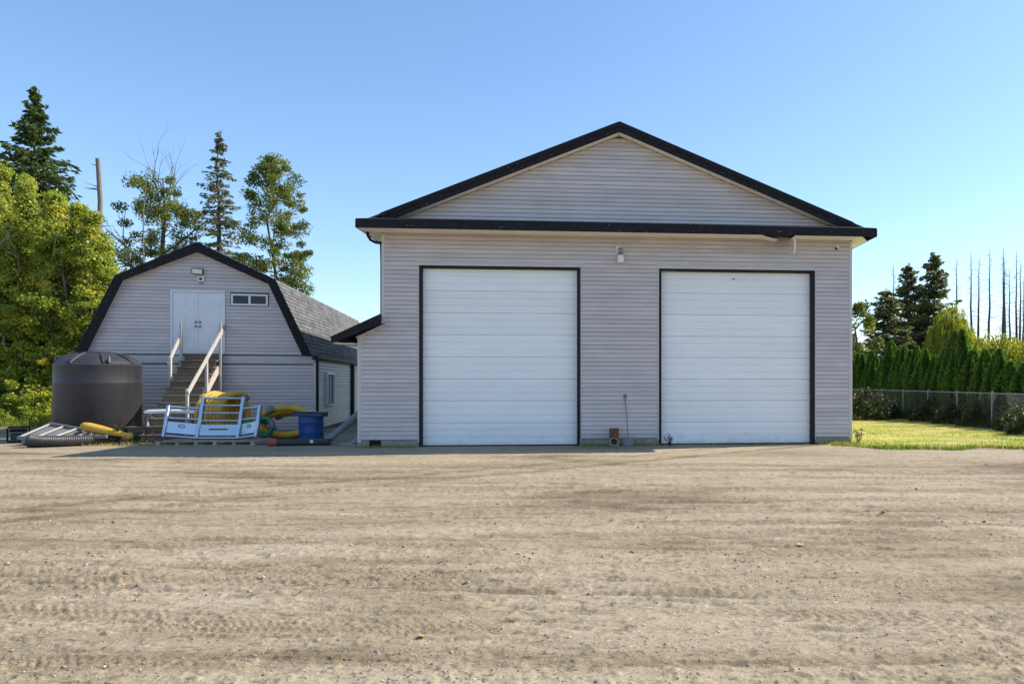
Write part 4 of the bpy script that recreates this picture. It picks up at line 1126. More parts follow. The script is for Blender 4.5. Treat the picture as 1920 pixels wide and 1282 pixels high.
# dry leaves on the yard
def leaf(name, loc, s, rz, label):
    pts = [(0, -1.1), (.12, -.5), (.75, -.7), (.5, -.15), (1.0, .25), (.45, .35), (.35, .95), (0, .6), (-.35, .95), (-.45, .35), (-1.0, .25), (-.5, -.15), (-.75, -.7), (-.12, -.5)]
    z = float(yard_height(np.array([loc[0]]), np.array([loc[1]]))[0])
    b = MB(); n = len(pts); vs = [(0, 0, .006)]+[(x*s, y*s, .006+.25*s*(x*x+.6*y*y)) for x, y in pts]
    b.add(vs, [(0, 1+i, 1+(i+1) % n) for i in range(n)])
    b.add([(x, y, z_-.0025) for x, y, z_ in vs], [(0, 1+(i+1) % n, 1+i) for i in range(n)])
    o = b.build(name, MAT['orange_leaf']); o.location = (loc[0], loc[1], z+.006); o.rotation_euler = (.25, .1, rz)
    return tag(o, label, 'leaf')
leaf('dry_leaf', (1.41, 7.30), .05, .8, 'pale orange curled leaf alone on the right of the yard')
leaf('dry_leaf', (-1.47, 4.67), .028, 2.0, 'small orange leaf nearest the camera in the yard')
leaf('dry_leaf', (-1.91, 6.65), .035, 3.1, 'orange leaf on the dirt left of the yard middle')

# ------------------------------------------------------------------ vegetation
def rhombs(C, S, tang=None, aspect=.55, tilt=1.0, rng=RNG, nrm=None):
    n = len(C)
    if nrm is not None:
        nrm = nrm/np.maximum(1e-6, np.linalg.norm(nrm, axis=1, keepdims=True))
        tang = np.cross(nrm, rng.normal(size=(n, 3)))
    if tang is None:
        tang = rng.normal(size=(n, 3))
    tang = tang/np.maximum(1e-6, np.linalg.norm(tang, axis=1, keepdims=True))
    r = rng.normal(size=(n, 3)) if nrm is None else nrm; b = np.cross(tang, r); b /= np.maximum(1e-6, np.linalg.norm(b, axis=1, keepdims=True))
    S = np.asarray(S).reshape(-1, 1); A = np.asarray(aspect).reshape(-1, 1) if hasattr(aspect, '__len__') else aspect
    V = np.stack([C-tang*S, C+b*S*A, C+tang*S, C-b*S*A], 1).reshape(-1, 3)
    return V, np.arange(4*n).reshape(n, 4)

def clump_points(n, nclump, inside, spread, rng, shell=.6):
    """n points gathered in clumps; inside(rng, k) gives k clump centres"""
    cc = inside(rng, nclump); w = rng.uniform(.4, 1.6, nclump); w /= w.sum()
    idx = rng.choice(nclump, n, p=w); sp = rng.uniform(.6, 1.3, nclump)*spread
    d = rng.normal(size=(n, 3)); d /= np.linalg.norm(d, axis=1, keepdims=True)
    rad = sp[idx][:, None]*(rng.random((n, 1))**.5)
    P = cc[idx]+d*rad*np.array([1, 1, .75])
    return P, idx

def limb(b, p, d, L, r, depth, rng, ends, spread=.55, segs=4, droop=0.0, shrink=.68):
    """a tapering, slightly crooked limb that forks"""
    pts = [Vector(p)]; rad = [r]; d = Vector(d).normalized(); cur = Vector(p)
    for i in range(segs):
        d = (d+Vector((rng.gauss(0, .10), rng.gauss(0, .10), rng.gauss(0, .06)-droop))).normalized()
        cur = cur+d*L/segs; pts.append(cur.copy()); rad.append(r*(1-.55*(i+1)/segs))
    b.tube(pts, rad, 6 if r > .03 else 4, cap=False)
    ends.append((cur.copy(), depth))
    if depth <= 0: return
    for k in range(rng.choice((2, 3))):
        i = rng.randint(max(1, segs-2), segs); base = pts[i]
        nd = (d+Vector((rng.gauss(0, spread), rng.gauss(0, spread), rng.gauss(.05, spread*.6)))).normalized()
        limb(b, base, nd, L*shrink*rng.uniform(.8, 1.15), rad[i]*.72, depth-1, rng, ends, spread, segs, droop, shrink)

def tree_thing(name, crown, trunk, loc, label, cat='tree', group=None, rz=0.0, sc=1.0, bark='bark', leafm=None, sxy=None):
    o = empty(name, loc, rz, label, cat, group)
    o.scale = (sxy or sc, sxy or sc, sc)
    if trunk is not None: link(bpy.data.objects.new('trunk', trunk), o)
    if crown is not None: link(bpy.data.objects.new('crown', crown), o)
    return o

# --- thicket of young deciduous trees on the left
def sapling(seed, H=9.0, rx=1.5, nleaf=21000):
    rg = np.random.default_rng(seed); rr = random.Random(seed)
    def inside(r, k):
        z = r.uniform(.06, 1.0, k); a = r.uniform(0, 2*math.pi, k)
        prof = rx*np.clip(np.minimum(1.0, (1.03-z)/.60)**.95*np.clip(.55+z*1.2, 0, 1)*(.8+.25*np.sin(z*23+seed)), .10, None)
        q = np.sqrt(r.uniform(.25, 1, k))*prof
        return np.stack([q*np.cos(a), q*np.sin(a), z*H], -1)
    P, idx = clump_points(nleaf, 260, inside, .33, rg)
    P[:, 2] = np.clip(P[:, 2], .05, None)
    ct = rg.normal(.50, .22, 260)
    tint = np.clip(ct[idx]+rg.normal(0, .16, nleaf), 0, 1)
    rad_ = P*np.array([1, 1, 0]); rad_ /= np.maximum(.05, np.linalg.norm(rad_, axis=1, keepdims=True))
    V, Fq = rhombs(P, rg.uniform(.036, .07, nleaf), aspect=.72, rng=rg, nrm=rad_*.75+np.array([0, 0, .5])+rg.normal(0, .55, (nleaf, 3)))
    cm = fast_mesh('crown', V, Fq, MAT['leaf_thicket'], tint)
    b = MB()
    for k in range(rr.choice((2, 3))):
        x = rr.uniform(-.4, .4); y = rr.uniform(-.4, .4); pts = [(x, y, -.1)]; rad = [.075]
        for i in range(1, 8):
            pts.append((x+rr.gauss(0, .07)*i, y+rr.gauss(0, .07)*i, H*.93*i/7)); rad.append(.075*(1-i/8)+.008)
        b.tube(pts, rad, 6)
        for i in range(16):
            z = rr.uniform(.12, .9)*H; j = int(z/H*7); a = rr.uniform(0, 6.28); L = rr.uniform(.6, 1.4)
            q = Vector(pts[min(j, 7)]); b.tube([q, q+Vector((math.cos(a)*L*.5, math.sin(a)*L*.5, .35*L)), q+Vector((math.cos(a)*L, math.sin(a)*L, .8*L))], [.02, .014, .006], 4)
    return cm, b.mesh('trunk', MAT['pale_bark'], True)
SAP = [sapling(100+i, 9.0, 1.15+.12*i) for i in range(4)]
rr = random.Random(9)
spots = []
for i, px_ in enumerate((-110, -72, -38, -6, 22, 48, 74, 100, 124, 148, 172, 192, 206)):
    Y = 29.6+rr.uniform(0, 1.2); spots.append(((px_-1230)/1400*Y, Y, (8.6, 9.3, 8.2, 9.3, 8.2, 9.7, 8.5, 9.1, 7.9, 8.8, 8.3, 7.6, 6.4)[i]))
for i, px_ in enumerate((-60, 0, 50, 110, 160)):
    Y = 33+rr.uniform(-.6, 1); spots.append(((px_-1230)/1400*Y, Y, (10, 11.2, 10.6, 9.8, 8.6)[i]))
for i, (x, y, h) in enumerate(spots):
    c_, t_ = SAP[i % 4]
    tree_thing('young_tree', c_, t_, (x, y, -.1), 'young yellow green leafy tree in the dense thicket left of the barn', group='thicket of young trees on the left', rz=rr.uniform(0, 6.28), sc=h/9.0, sxy=rr.uniform(.85, 1.1))
# low shrubs at the foot of the thicket
def shrub_mesh(seed, n=5200, rx=1.1, H=1.7, mat='leaf_thicket', leaf_s=(.035, .07)):
    rg = np.random.default_rng(seed); rr_ = random.Random(seed)
    def inside(r, k):
        a = r.uniform(0, 6.28, k); q = np.sqrt(r.random(k))*rx; z = r.random(k)*H*np.sqrt(np.clip(1-(q/rx)**2*.8, .05, 1))
        return np.stack([q*np.cos(a), q*np.sin(a), z], -1)
    P, idx = clump_points(n, 45, inside, .30, rg); P[:, 2] = np.abs(P[:, 2])+.02
    ct = rg.normal(.42, .2, 45); V, Fq = rhombs(P, rg.uniform(*leaf_s, n), aspect=.65, rng=rg)
    cm = fast_mesh('foliage', V, Fq, MAT[mat], np.clip(ct[idx]+rg.normal(0, .15, n), 0, 1))
    b = MB()
    for k in range(9):
        a = rr_.uniform(0, 6.28); q = rx*rr_.uniform(.2, .8); h = H*rr_.uniform(.6, 1)
        b.tube([(0, 0, -.05), (math.cos(a)*q*.4, math.sin(a)*q*.4, h*.55), (math.cos(a)*q, math.sin(a)*q, h)], [.03, .02, .006], 5)
    return cm, b.mesh('stems', MAT['pale_bark'], True)
SHR = [shrub_mesh(31), shrub_mesh(32, rx=1.3, H=1.4)]
def shrub(i, loc, sc, label, group=None, src=SHR):
    o = empty('shrub', loc, i*1.3, label, 'shrub', group); o.scale = (sc, sc, sc); cm, st = src[i % len(src)]
    link(bpy.data.objects.new('foliage', cm), o); link(bpy.data.objects.new('stems', st), o); return o
for i, (px_, Y, s_) in enumerate(((-60, 28.6, 1.3), (-14, 28.2, 1.1), (34, 28.6, 1.25), (72, 28.1, 1.0), (104, 28.9, 1.2), (140, 28.6, 1.2))):
    shrub(i, ((px_-1230)/1400*Y, Y, -.1), s_, 'low yellow green shrub at the foot of the left thicket', 'shrubs below the thicket')

# --- conifers
def conifer(seed, H, rbase, mat, density=1.0, top=.0, droop=.25, gap=0.0, bare=.12, sprays=(.10, .22), power=.85, tier=1.0):
    rg = np.random.default_rng(seed); rr_ = random.Random(seed)
    b = MB(); npt = 9
    tp = [(rr_.gauss(0, .03)*i*.4, rr_.gauss(0, .03)*i*.4, H*i/(npt-1)) for i in range(npt)]
    b.tube(tp, [max(.02, .018*H*(1-i/(npt-1))) for i in range(npt)], 8)
    C = []; Tn = []; S = []; tint = []
    z = bare*H
    while z < H*.985:
        f_ = 1-(z/H); L0 = rbase*(f_**power)*(1-gap*rr_.random())
        for k in range(rr_.randint(4, 6)):
            a = rr_.uniform(0, 6.283); L = max(.22, L0*rr_.uniform(.45, 1.15)); up = .35*(1-f_)-.05; zb = z+rr_.uniform(-.25, .25)*(H/14)
            nseg = 6; pts = []
            for i in range(nseg+1):
                t = i/nseg; pts.append(Vector((math.cos(a)*L*t, math.sin(a)*L*t, zb+L*(up*t-droop*t*t+.10*t**3))))
            b.tube(pts, [.012*L0+.012, .010*L0+.01, .02, .016, .012, .008, .004], 4, cap=False)
            n = int((26*L+8)*density); ct = rr_.gauss(.45, .18)
            tt = rg.random(n)**.75*.95+.06
            q = np.array([[p.x, p.y, p.z] for p in pts]); ii = np.clip((tt*nseg).astype(int), 0, nseg-1); ff = (tt*nseg-ii)[:, None]
            base = q[ii]*(1-ff)+q[ii+1]*ff
            side = np.array([-math.sin(a), math.cos(a), 0]); out = np.array([math.cos(a), math.sin(a), 0])
            sd = rg.normal(0, 1, n)
            off = side[None]*(sd*.17*L*(1.1-tt*.7))[:, None]+np.array([0, 0, 1])[None]*(rg.normal(-.02, .05, n)-np.abs(sd)*.05*L)[:, None]
            C.append(base+off); Tn.append(out[None]*rg.uniform(.2, 1, (n, 1))+side[None]*(np.sign(sd)*rg.uniform(.2, 1, n))[:, None]+rg.normal(0, .25, (n, 3))+np.array([0, 0, -.25]))
            S.append(rg.uniform(sprays[0], sprays[1], n)); tint.append(np.clip(ct+rg.normal(0, .15, n), 0, 1))
        z += tier*rr_.uniform(.22, .42)*(1+.5*f_)*(H/14)**.3
    # leader
    n = 40; C.append(np.stack([rg.normal(0, .06, n), rg.normal(0, .06, n), H-rg.random(n)*.9], -1)); Tn.append(rg.normal(0, .5, (n, 3))+np.array([0, 0, .8])); S.append(rg.uniform(.07, .13, n)); tint.append(rg.uniform(.3, .7, n))
    C = np.concatenate(C); V, Fq = rhombs(C, np.concatenate(S), np.concatenate(Tn), aspect=.38, rng=rg)
    return fast_mesh('crown', V, Fq, MAT[mat], np.concatenate(tint)), b.mesh('trunk', MAT['bark'], True)

def at(px_, Y): return ((px_-1230)/1400*Y, Y, -.1)
cA = conifer(1, 17.0, 6.6, 'needle', 1.25, bare=.35, sprays=(.09, .20), power=.95, gap=.2, droop=.10, tier=.42)
tree_thing('fir_tree', *cA, at(66, 39), 'tall dense dark green fir with pointed top above the left thicket', sc=1.0)
tree_thing('fir_tree', *cA, at(-28, 40), 'dark fir cut off by the left edge of the picture', rz=2.0, sc=.90)
cB = conifer(2, 17.8, 4.3, 'needle_grey', .9, gap=.3, droop=.28, bare=.08, sprays=(.07, .16), power=.8, tier=.7)
tree_thing('spruce_tree', *cB, at(412, 48), 'thin airy spruce with visible trunk behind the barn ridge', sc=1.0)

# --- broken deciduous tree behind the barn, with bare top limbs
def broad_tree(seed, H, spread, leaf_n, mat, zlo, zhi, bark='bark', depth=4, r0=.22, leaf_s=(.06, .11), nclump=90, cl=.65, bare_top=True, lean=(0, 0), width=1.0, ztop=None):
    rr_ = random.Random(seed); rg = np.random.default_rng(seed); b = MB(); ends = []
    stem = []; rad = []
    for i in range(8):
        stem.append((lean[0]*i/7+rr_.gauss(0, .08)*i*.4, lean[1]*i/7+rr_.gauss(0, .08)*i*.4, H*.62*i/7)); rad.append(r0*(1-.6*i/7))
    b.tube(stem, rad, 8)
    for k in range(9):
        i = rr_.randint(2, 7); a = rr_.uniform(0, 6.283); p = Vector(stem[i])
        limb(b, p, (math.cos(a)*spread, math.sin(a)*spread, rr_.uniform(.7, 1.4)), H*rr_.uniform(.13, .22), rad[i]*.55, depth-2, rr_, ends, .42)
    for k in range(4):
        a = rr_.uniform(0, 6.283)
        limb(b, stem[-1], (math.cos(a)*.4, math.sin(a)*.4, 1.4), H*.17, rad[-1]*.7, depth-2, rr_, ends, .35)
    cc = np.zeros((nclump, 3)); z_ = rg.beta(1.6, 1.5, nclump)*(zhi-zlo)+zlo; a_ = rg.uniform(0, 6.283, nclump)
    q_ = width*np.sqrt(rg.uniform(.05, 1, nclump))*np.clip(1.15-((z_-zlo)/(zhi-zlo))*.75, .2, 1)
    cc[:, 0] = q_*np.cos(a_); cc[:, 1] = q_*np.sin(a_); cc[:, 2] = z_*H
    P, idx = clump_points(leaf_n, nclump, lambda r, kk: cc, cl, rg)
    ct = rg.normal(.45, .20, nclump); V, Fq = rhombs(P, rg.uniform(*leaf_s, leaf_n), aspect=.62, rng=rg)
    return fast_mesh('crown', V, Fq, MAT[mat], np.clip(ct[idx]+rg.normal(0, .15, leaf_n), 0, 1)), b.mesh('trunk', MAT[bark], True)
bA = broad_tree(14, 16.6, 1.0, 24000, 'leaf_poplar', .20, .80, 'bark', 5, .24, (.042, .085), 170, .50, width=3.6)
tree_thing('broken_maple', *bA, at(300, 45), 'half dead tree with bare broken limbs above yellow green leaves', rz=.6, sc=1.06)

# --- tall leafy cottonwood behind the barn
def column_tree(seed, H, rx, n, mat, nclump, cl, leaf_s, zlo=.15, bark='bark'):
    rr_ = random.Random(seed); rg = np.random.default_rng(seed); b = MB(); ends = []
    stem = [(rr_.gauss(0, .05)*i, rr_.gauss(0, .05)*i, H*.96*i/9) for i in range(10)]; rad = [.20*(1-.93*i/9) for i in range(10)]
    b.tube(stem, rad, 8)
    for k in range(46):
        i = rr_.randint(1, 8); a = rr_.uniform(0, 6.283); f_ = i/9; L = rx*(1.15 if f_ < .7 else 1.15*(1.05-f_)/.35)*rr_.uniform(.5, 1.05)
        limb(b, stem[i], (math.cos(a), math.sin(a), rr_.uniform(.35, 1.0)), L*.75, .045*(1.1-f_), 1, rr_, ends, .45, 3)
    cc = np.zeros((nclump, 3)); z_ = rg.uniform(zlo, .985, nclump); a_ = rg.uniform(0, 6.283, nclump)
    q_ = rx*np.sqrt(rg.uniform(.02, 1, nclump))*np.clip((1.02-z_)/.25, .12, 1)**.6*(.88+.12*np.sin(z_*17+seed))
    cc[:, 0] = q_*np.cos(a_); cc[:, 1] = q_*np.sin(a_); cc[:, 2] = z_*H
    P, idx = clump_points(n, nclump, lambda r, kk: cc, cl, rg)
    ct = rg.normal(.45, .2, nclump); V, Fq = rhombs(P, rg.uniform(*leaf_s, n), aspect=.65, rng=rg)
    return fast_mesh('crown', V, Fq, MAT[mat], np.clip(ct[idx]+rg.normal(0, .15, n), 0, 1)), b.mesh('trunk', MAT[bark], True)
kA = column_tree(5, 15.6, 2.2, 42000, 'leaf_poplar', 300, .50, (.042, .085))
tree_thing('cottonwood_tree', *kA, at(515, 46), 'tall full leafed cottonwood right of the barn peak')

# --- bare snags on the left
def snag(seed, H, r, nb=5, lean=0.0, thin=False):
    rr_ = random.Random(seed); b = MB()
    pts = [(lean*i/6+rr_.gauss(0, .02)*i, rr_.gauss(0, .02)*i, H*i/6) for i in range(7)]
    b.tube(pts, [r*(1-(.9 if thin else .35)*i/6) for i in range(7)], 8)
    for k in range(nb):
        t = rr_.uniform(.25, .98); a = rr_.uniform(0, 6.283); L = rr_.uniform(.25, .9) if not thin else rr_.uniform(.5, 1.5)*(1.05-t)+.25
        q = Vector((lean*t, 0, H*t)); dn = -.25 if thin else .1
        b.tube([q, q+Vector((math.cos(a)*L*.5, math.sin(a)*L*.5, dn*L*.4)), q+Vector((math.cos(a)*L, math.sin(a)*L, dn*L))], [.016 if thin else .03, .011 if thin else .02, .005], 4, cap=False)
    return b
o = empty('dead_snag', at(184, 37), 0, 'thick broken dead trunk rising from the left thicket', 'tree')
snag(3, 12.7, .15, 14).build('trunk', MAT['pale_bark'], o, True)
o = empty('dead_sapling', at(262, 41), 0, 'slim bare leaning trunk between snag and broken maple', 'tree')
snag(4, 13.2, .10, 16, .35, True).build('trunk', MAT['pale_bark'], o, True)
o = empty('dead_sapling', at(243, 47), 0, 'thinnest bare trunk left of the barn peak', 'tree')
snag(5, 11.6, .06, 12, .1, True).build('trunk', MAT['pale_bark'], o, True)

# --- right side: cedar hedge, fence, trees behind
def cedar(seed, H=3.2, r=.62, n=7000):
    rg = np.random.default_rng(seed)
    z = rg.random(n)**.9*H; f_ = z/H; prof = r*np.clip(np.minimum(1.0, (1.02-f_)/.55)**.8, .03, 1)*np.clip(.55+f_*3, 0, 1)
    a = rg.uniform(0, 6.283, n); lob = 1+.14*np.sin(a*5+seed+z*1.3)+.10*np.sin(a*9+z*3.1)
    q = prof*lob*np.where(rg.random(n) < .72, rg.uniform(.82, 1.08, n), rg.uniform(.2, .85, n))
    C = np.stack([q*np.cos(a), q*np.sin(a), z], -1)
    tg = np.stack([np.cos(a)*.45, np.sin(a)*.45, np.ones(n)], -1)+rg.normal(0, .35, (n, 3))
    V, Fq = rhombs(C, rg.uniform(.05, .11, n), tg, .42, rng=rg)
    cl = .45+.22*np.sin(a*5+seed+z*1.3)
    cm = fast_mesh('crown', V, Fq, MAT['cedar'], np.clip(cl+rg.normal(0, .15, n), 0, 1))
    b = MB().tube([(0, 0, -.05), (0.01, 0, H*.5), (0, 0, H*.93)], [.06, .04, .01], 6)
    return cm, b.mesh('trunk', MAT['bark'], True)
ORD = 'first second third fourth fifth sixth seventh eighth ninth tenth eleventh twelfth thirteenth fourteenth fifteenth sixteenth seventeenth eighteenth nineteenth twentieth twenty-first twenty-second twenty-third twenty-fourth twenty-fifth twenty-sixth twenty-seventh twenty-eighth twenty-ninth thirtieth thirty-first thirty-second'.split()
CED = [cedar(61), cedar(62), cedar(63, r=.56)]
rr = random.Random(17)
Yh = 24.6; i = 0
while Yh < 50:
    x = 12.15-.045*(Yh-25)+rr.uniform(-.12, .12)
    h = 2.30+min(1, (Yh-24)/5)*.70+rr.choice((-.35, -.1, .05, .2, .5))+rr.uniform(-.12, .12)
    if i == 0: h = 2.2
    tree_thing('hedge_cedar', *CED[i % 3], (x, Yh, 0), ORD[i]+' upright dark green cedar from the near right end of the row', group='cedar hedge behind the fence', rz=rr.uniform(0, 6.28), sc=h/3.2, sxy=rr.uniform(.85, 1.05)*(1 if Yh < 40 else 1.15))
    Yh += rr.uniform(.82, 1.02); i += 1

# chain link fence: posts, top rail and woven mesh
fen = empty('chain_link_fence', (10.8, 30, 0), 0, 'grey chain link fence with top rail in front of the cedar row', 'fence')
def fpt(Y, z): return Vector((11.2-.08*(Y-25)-10.8, Y-30, z))
FY = [20.1, 22.5, 24.9, 27.3, 29.7, 32.1, 34.5, 36.9, 39.3]
for Y in FY:
    MB().tube([fpt(Y, -.05), fpt(Y, 1.23)], .030, 10).build('post', MAT['steel'], fen, True)
    MB().lathe([(.036, 1.23), (.038, 1.25), (.02, 1.275)], 10, fpt(Y, 0)[:2]).build('post_cap', MAT['steel'], fen, True)
for a, b_ in zip(FY, FY[1:]):
    MB().tube([fpt(a+.032, 1.20), fpt(b_-.032, 1.20)], .022, 8).build('top_rail', MAT['steel'], fen, True)
wm = MB(); st_ = .10; L_ = FY[-1]-FY[0]; nW = int(L_/st_)
Vw = []; Fw = []
dirv = (fpt(FY[-1], 0)-fpt(FY[0], 0)); dl = dirv.length; dirv.normalize()
nrm_ = Vector((dirv.y, -dirv.x, 0)); wr = .0017
p0 = fpt(FY[0], 0)
def wire(a, b2):
    d = (b2-a).normalized(); e1 = d.cross(nrm_).normalized()*wr; base = len(Vw)
    for q in (a, b2):
        Vw.extend([tuple(q+e1+nrm_*wr), tuple(q-e1+nrm_*wr), tuple(q-nrm_*wr)])
    for k in range(3): Fw.append((base+k, base+(k+1) % 3, base+3+(k+1) % 3, base+3+k))
zt = 1.18
for i in range(-int(zt/st_), nW+1):
    for sgn in (1, -1):
        s0 = i*st_; e0 = s0+zt
        a_, b2 = max(0, s0), min(dl, e0)
        if b2-a_ < .02: continue
        za, zb = (a_-s0), (b2-s0)
        if sgn < 0: za, zb = zt-za, zt-zb
        wire(p0+dirv*a_+Vector((0, 0, za+.02)), p0+dirv*b2+Vector((0, 0, zb+.02)))
wo_ = bpy.data.objects.new('wire_mesh', fast_mesh('wire_mesh', np.array(Vw), np.array(Fw), MAT['steel'])); wo_['kind'] = 'stuff'; link(wo_, fen)

# growth along the fence; the bushes' dark leaf colour stands in for hedge shadow
SH2 = [shrub_mesh(41, 3600, .7, .95, 'weed', (.03, .06)), shrub_mesh(42, 3600, .6, 1.3, 'leaf_thicket', (.03, .055))]
for i, (px_, Y, s_, lb) in enumerate(((1612, 30.5, 1.25, 'leafy bush against the cedars beside the garage corner'), (1650, 31.5, .9, 'low dark bush by the left end of the fence'),
        (1730, 29.0, .9, 'weedy dark bush at the fence foot under the tall cedar'), (1770, 27.4, .8, 'small dark bush beside the second fence post'),
        (1822, 26.0, .85, 'dull bush between the two clearest fence posts'), (1893, 23.4, .75, 'pale leaved bush climbing the fence at right'), (1922, 22.0, .9, 'dark bush at the right picture edge by the fence'))):
    shrub(0, ((px_-1230)/1400*Y+.15, Y, 0), s_, lb, src=SH2)
n = 9000; fy = RNG.uniform(19.5, 40, n); fx = 11.2-.08*(fy-25)+RNG.normal(.15, .32, n)
tag(blades('fence_weeds', fx, fy, np.zeros(n), RNG.uniform(.1, .55, n), RNG.uniform(.006, .016, n), MAT['weed'], np.clip(RNG.normal(.4, .25, n), 0, 1)), 'dull tall grass and weeds along the fence foot', 'grass', kind='stuff')

# conifers, willow and dead trunks further back
cC = conifer(7, 11.0, 3.6, 'needle_grey', .9, bare=.02, gap=.3, droop=.10, sprays=(.12, .26), power=.6, tier=.62)
cD = conifer(8, 11.0, 3.2, 'needle_grey', .9, bare=.02, gap=.35, droop=.06, sprays=(.12, .26), power=.5, tier=.62)
tree_thing('fir_tree', *cD, at(1752, 55), 'tallest dark conifer behind the cedar row', sc=1.0)
tree_thing('fir_tree', *cC, at(1703, 56), 'narrow dark conifer left of the tallest one', rz=1.2, sc=.96, sxy=.85)
tree_thing('fir_tree', *cC, at(1662, 53), 'low wide dark conifer nearest the garage corner', rz=2.7, sc=.75, sxy=1.05)
tree_thing('fir_tree', *cD, at(1727, 58), 'dark conifer between the two taller ones', rz=4.0, sc=.70, sxy=1.1)
kB = column_tree(15, 6.8, 1.6, 3800, 'leaf_poplar', 45, .5, (.08, .14), .05)
tree_thing('small_maple', *kB, at(1606, 48), 'small leafy tree peeking past the garage right wall')

def willow(seed, H, rx, nst, strand=(1.2, 3.2)):
    rg = np.random.default_rng(seed); rr_ = random.Random(seed); b = MB(); C = []; Tn = []; S = []; tint = []
    b.tube([(0, 0, -.05), (.1, 0, H*.4), (0, .1, H*.75)], [.16, .12, .05], 8)
    for k in range(nst):
        a = rr_.uniform(0, 6.283); q = math.sqrt(rr_.random())*rx; z0 = H*(1-.55*(q/rx)**2)*rr_.uniform(.88, 1.02); L = min(z0-.3, rr_.uniform(*strand))
        n = int(L*15); t = rg.random(n); sw = rr_.gauss(0, .10)
        ct = rr_.gauss(.5, .2)
        C.append(np.stack([math.cos(a)*(q+.30*t*L*.35)+sw*t+rg.normal(0, .05, n), math.sin(a)*(q+.30*t*L*.35)+rg.normal(0, .05, n), z0-L*t+.12*np.sin(t*3)], -1))
        Tn.append(np.stack([rg.normal(0, .3, n), rg.normal(0, .3, n), np.full(n, -1.0)], -1)); S.append(rg.uniform(.06, .13, n)); tint.append(np.clip(ct+rg.normal(0, .15, n), 0, 1))
        if k % 6 == 0: b.tube([(0, .05, H*.6), (math.cos(a)*q*.5, math.sin(a)*q*.5, z0*.97), (math.cos(a)*q, math.sin(a)*q, z0)], [.05, .03, .01], 4)
    V, Fq = rhombs(np.concatenate(C), np.concatenate(S), np.concatenate(Tn), .30, rng=rg)
    return fast_mesh('crown', V, Fq, MAT['willow'], np.concatenate(tint)), b.mesh('trunk', MAT['bark'], True)
wA = willow(3, 6.4, 1.9, 520); wB = willow(4, 4.2, 2.6, 560, (.8, 2.4))
tree_thing('weeping_willow', *wA, at(1783, 45), 'bright yellow green weeping willow behind the cedar row')
tree_thing('willow_bush', *wB, at(1868, 38), 'low spreading yellow green willow right of the weeping one')
tree_thing('willow_bush', *wB, at(1945, 36), 'low yellow green willow cut by the right picture edge', rz=2.0, sc=.95)
def dead_trunk(seed, H=14.0):
    rr_ = random.Random(seed); b = MB()
    lx_, ly_ = rr_.uniform(-.35, .35), rr_.uniform(-.35, .35)
    pts = [(lx_*i/8+rr_.gauss(0, .025), ly_*i/8+rr_.gauss(0, .025), H*i/8) for i in range(9)]
    b.tube(pts, [.20*(1-.93*i/8) for i in range(9)], 6)
    z = H*.18
    while z < H*.97:
        t = z/H; L = rr_.uniform(.5, 1.7)*(1.1-t)+.15; a = rr_.uniform(0, 6.283); j = min(int(t*8), 7); q = Vector(pts[j]).lerp(Vector(pts[j+1]), t*8-j)
        b.tube([q, q+Vector((math.cos(a)*L*.5, math.sin(a)*L*.5, -.02*L)), q+Vector((math.cos(a)*L, math.sin(a)*L, -.22*L))], [.020, .015, .006], 3, cap=False)
        z += rr_.uniform(.05, .15)
    return b.mesh('trunk', MAT['dead_bark'], True)
DT = [dead_trunk(71), dead_trunk(72), dead_trunk(73)]
for i, (px_, ytop) in enumerate(((1796, 486), (1822, 473), (1833, 482), (1853, 469), (1881, 461), (1886, 480), (1895, 500), (1905, 472), (1911, 488), (1917, 520), (1934, 478), (1678, 495))):
    Y = 66+(i*37 % 9); h = 1.7+(715-ytop)*Y/1400
    tree_thing('dead_conifer', None, DT[i % 3], at(px_, Y), ORD[i]+' bare dead conifer trunk from the left in the far right row' if i < 11 else 'single bare dead trunk rising left of the dark conifers',
               group='dead conifers at far right' if i < 11 else None, rz=i*1.1, sc=h/14.0)
# far hedgerow closing the view
for i, (px_, Y, s_) in enumerate(((1640, 60, 2.6), (1700, 62, 2.4), (1830, 58, 2.5), (1880, 60, 2.8), (1930, 60, 2.6), (1610, 62, 2.6), (1775, 63, 2.4))):
    shrub(i, ((px_-1230)/1400*Y, Y, -.1), s_, 'broad shrub far behind the cedar row', 'far shrubs on the right')

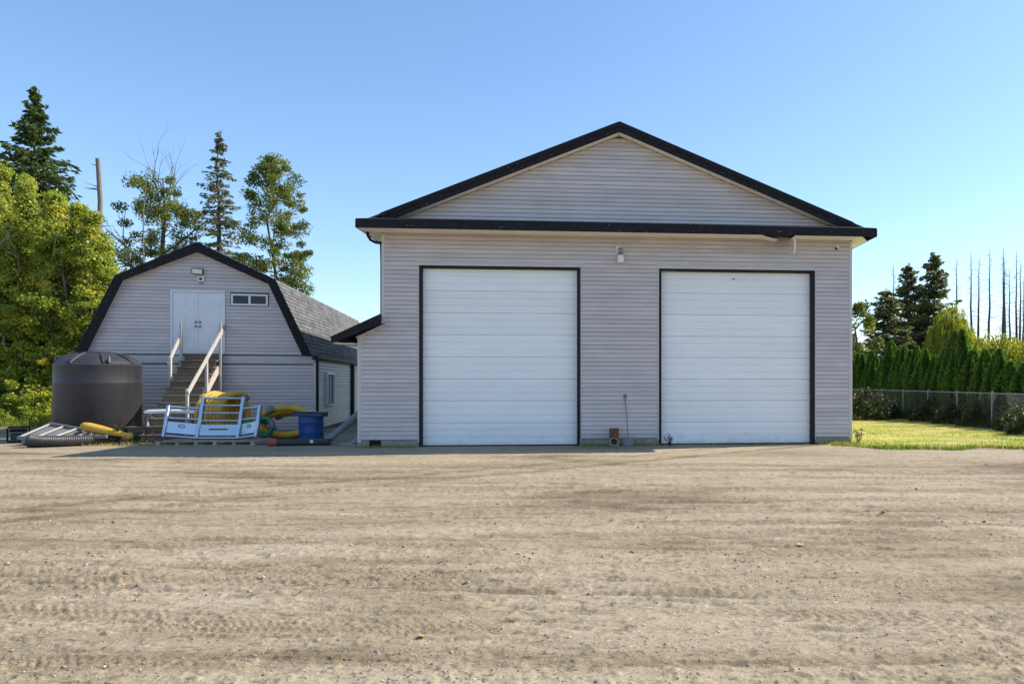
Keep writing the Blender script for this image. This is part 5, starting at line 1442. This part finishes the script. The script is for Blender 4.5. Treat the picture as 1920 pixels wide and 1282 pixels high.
# ------------------------------------------------------------------ weeds at the buildings' feet
def weed_plant(name, loc, H, nl, ls, label, seed):
    rg = np.random.default_rng(seed); o = empty(name, loc, 0, label, 'plant'); b = MB(); C = []; Tn = []
    for k in range(6):
        a = rg.uniform(0, 6.28); q = rg.uniform(.1, .42)*H; h = H*rg.uniform(.55, 1)
        P_ = [Vector((0, 0, 0)), Vector((math.cos(a)*q*.5, math.sin(a)*q*.5, h*.6)), Vector((math.cos(a)*q, math.sin(a)*q, h))]
        b.tube(P_, [.006, .005, .002], 4)
        for t in rg.random(nl):
            p = P_[0].lerp(P_[1], t*2) if t < .5 else P_[1].lerp(P_[2], t*2-1)
            d = rg.normal(size=3)*np.array([1, 1, .4]); d /= np.linalg.norm(d); C.append(np.array(p)+d*ls); Tn.append(d)
    V, Fq = rhombs(np.array(C), np.full(len(C), ls), np.array(Tn), .35, rng=rg)
    link(bpy.data.objects.new('leaves', fast_mesh('leaves', V, Fq, MAT['weed'], np.clip(rg.uniform(0, .8, len(C))+(.5 if seed == 4 else 0), 0, 1))), o); b.build('stems', MAT['bark'], o)
p = G2W(.33, -.22); weed_plant('weed', (p.x, p.y, 0), .34, 26, .028, 'dark branching weed at the lower left of the right door', 1)
weed_plant('weed', (-13.78, 19.2, 0), .52, 30, .05, 'leafy weed growing between the black tank and the stairs', 2)
weed_plant('weed', (-13.35, 19.15, 0), .34, 26, .04, 'small dry weed at the foot of the stairs', 3)
p = G2W(5.2, -.1); weed_plant('weed', (p.x, p.y, 0), .40, 14, .04, 'brown dry weed at the right corner of the garage', 4)
xs = []; ys = []
for a, b_, cnt in ((-7.3, -5.85, 450), (-1.9, .08, 900), (4.05, 5.2, 700), (.15, 3.9, 260)):
    u_ = RNG.uniform(a, b_, cnt); w_ = -np.abs(RNG.normal(.05, .13, cnt))-.03
    xs.append(u_*CG-w_*SG); ys.append(18.767+u_*SG+w_*CG)
xs = np.concatenate(xs); ys = np.concatenate(ys); n = len(xs)
tag(blades('wall_weeds', xs, ys, np.zeros(n)-.01, RNG.uniform(.02, .11, n), RNG.uniform(.004, .01, n), MAT['grass'], np.clip(RNG.normal(.45, .3, n), 0, 1), .9), 'scrubby grass along the garage foundation', 'grass', kind='stuff')
n = 900; xs = RNG.uniform(-14.6, -12.2, n); ys = RNG.uniform(18.45, 19.2, n)
tag(blades('straw_tufts', xs, ys, np.zeros(n)-.01, RNG.uniform(.03, .12, n), RNG.uniform(.004, .009, n), MAT['grass'], np.clip(RNG.normal(.75, .2, n), 0, 1), .9), 'dry straw tufts in front of the stairs', 'grass', kind='stuff')
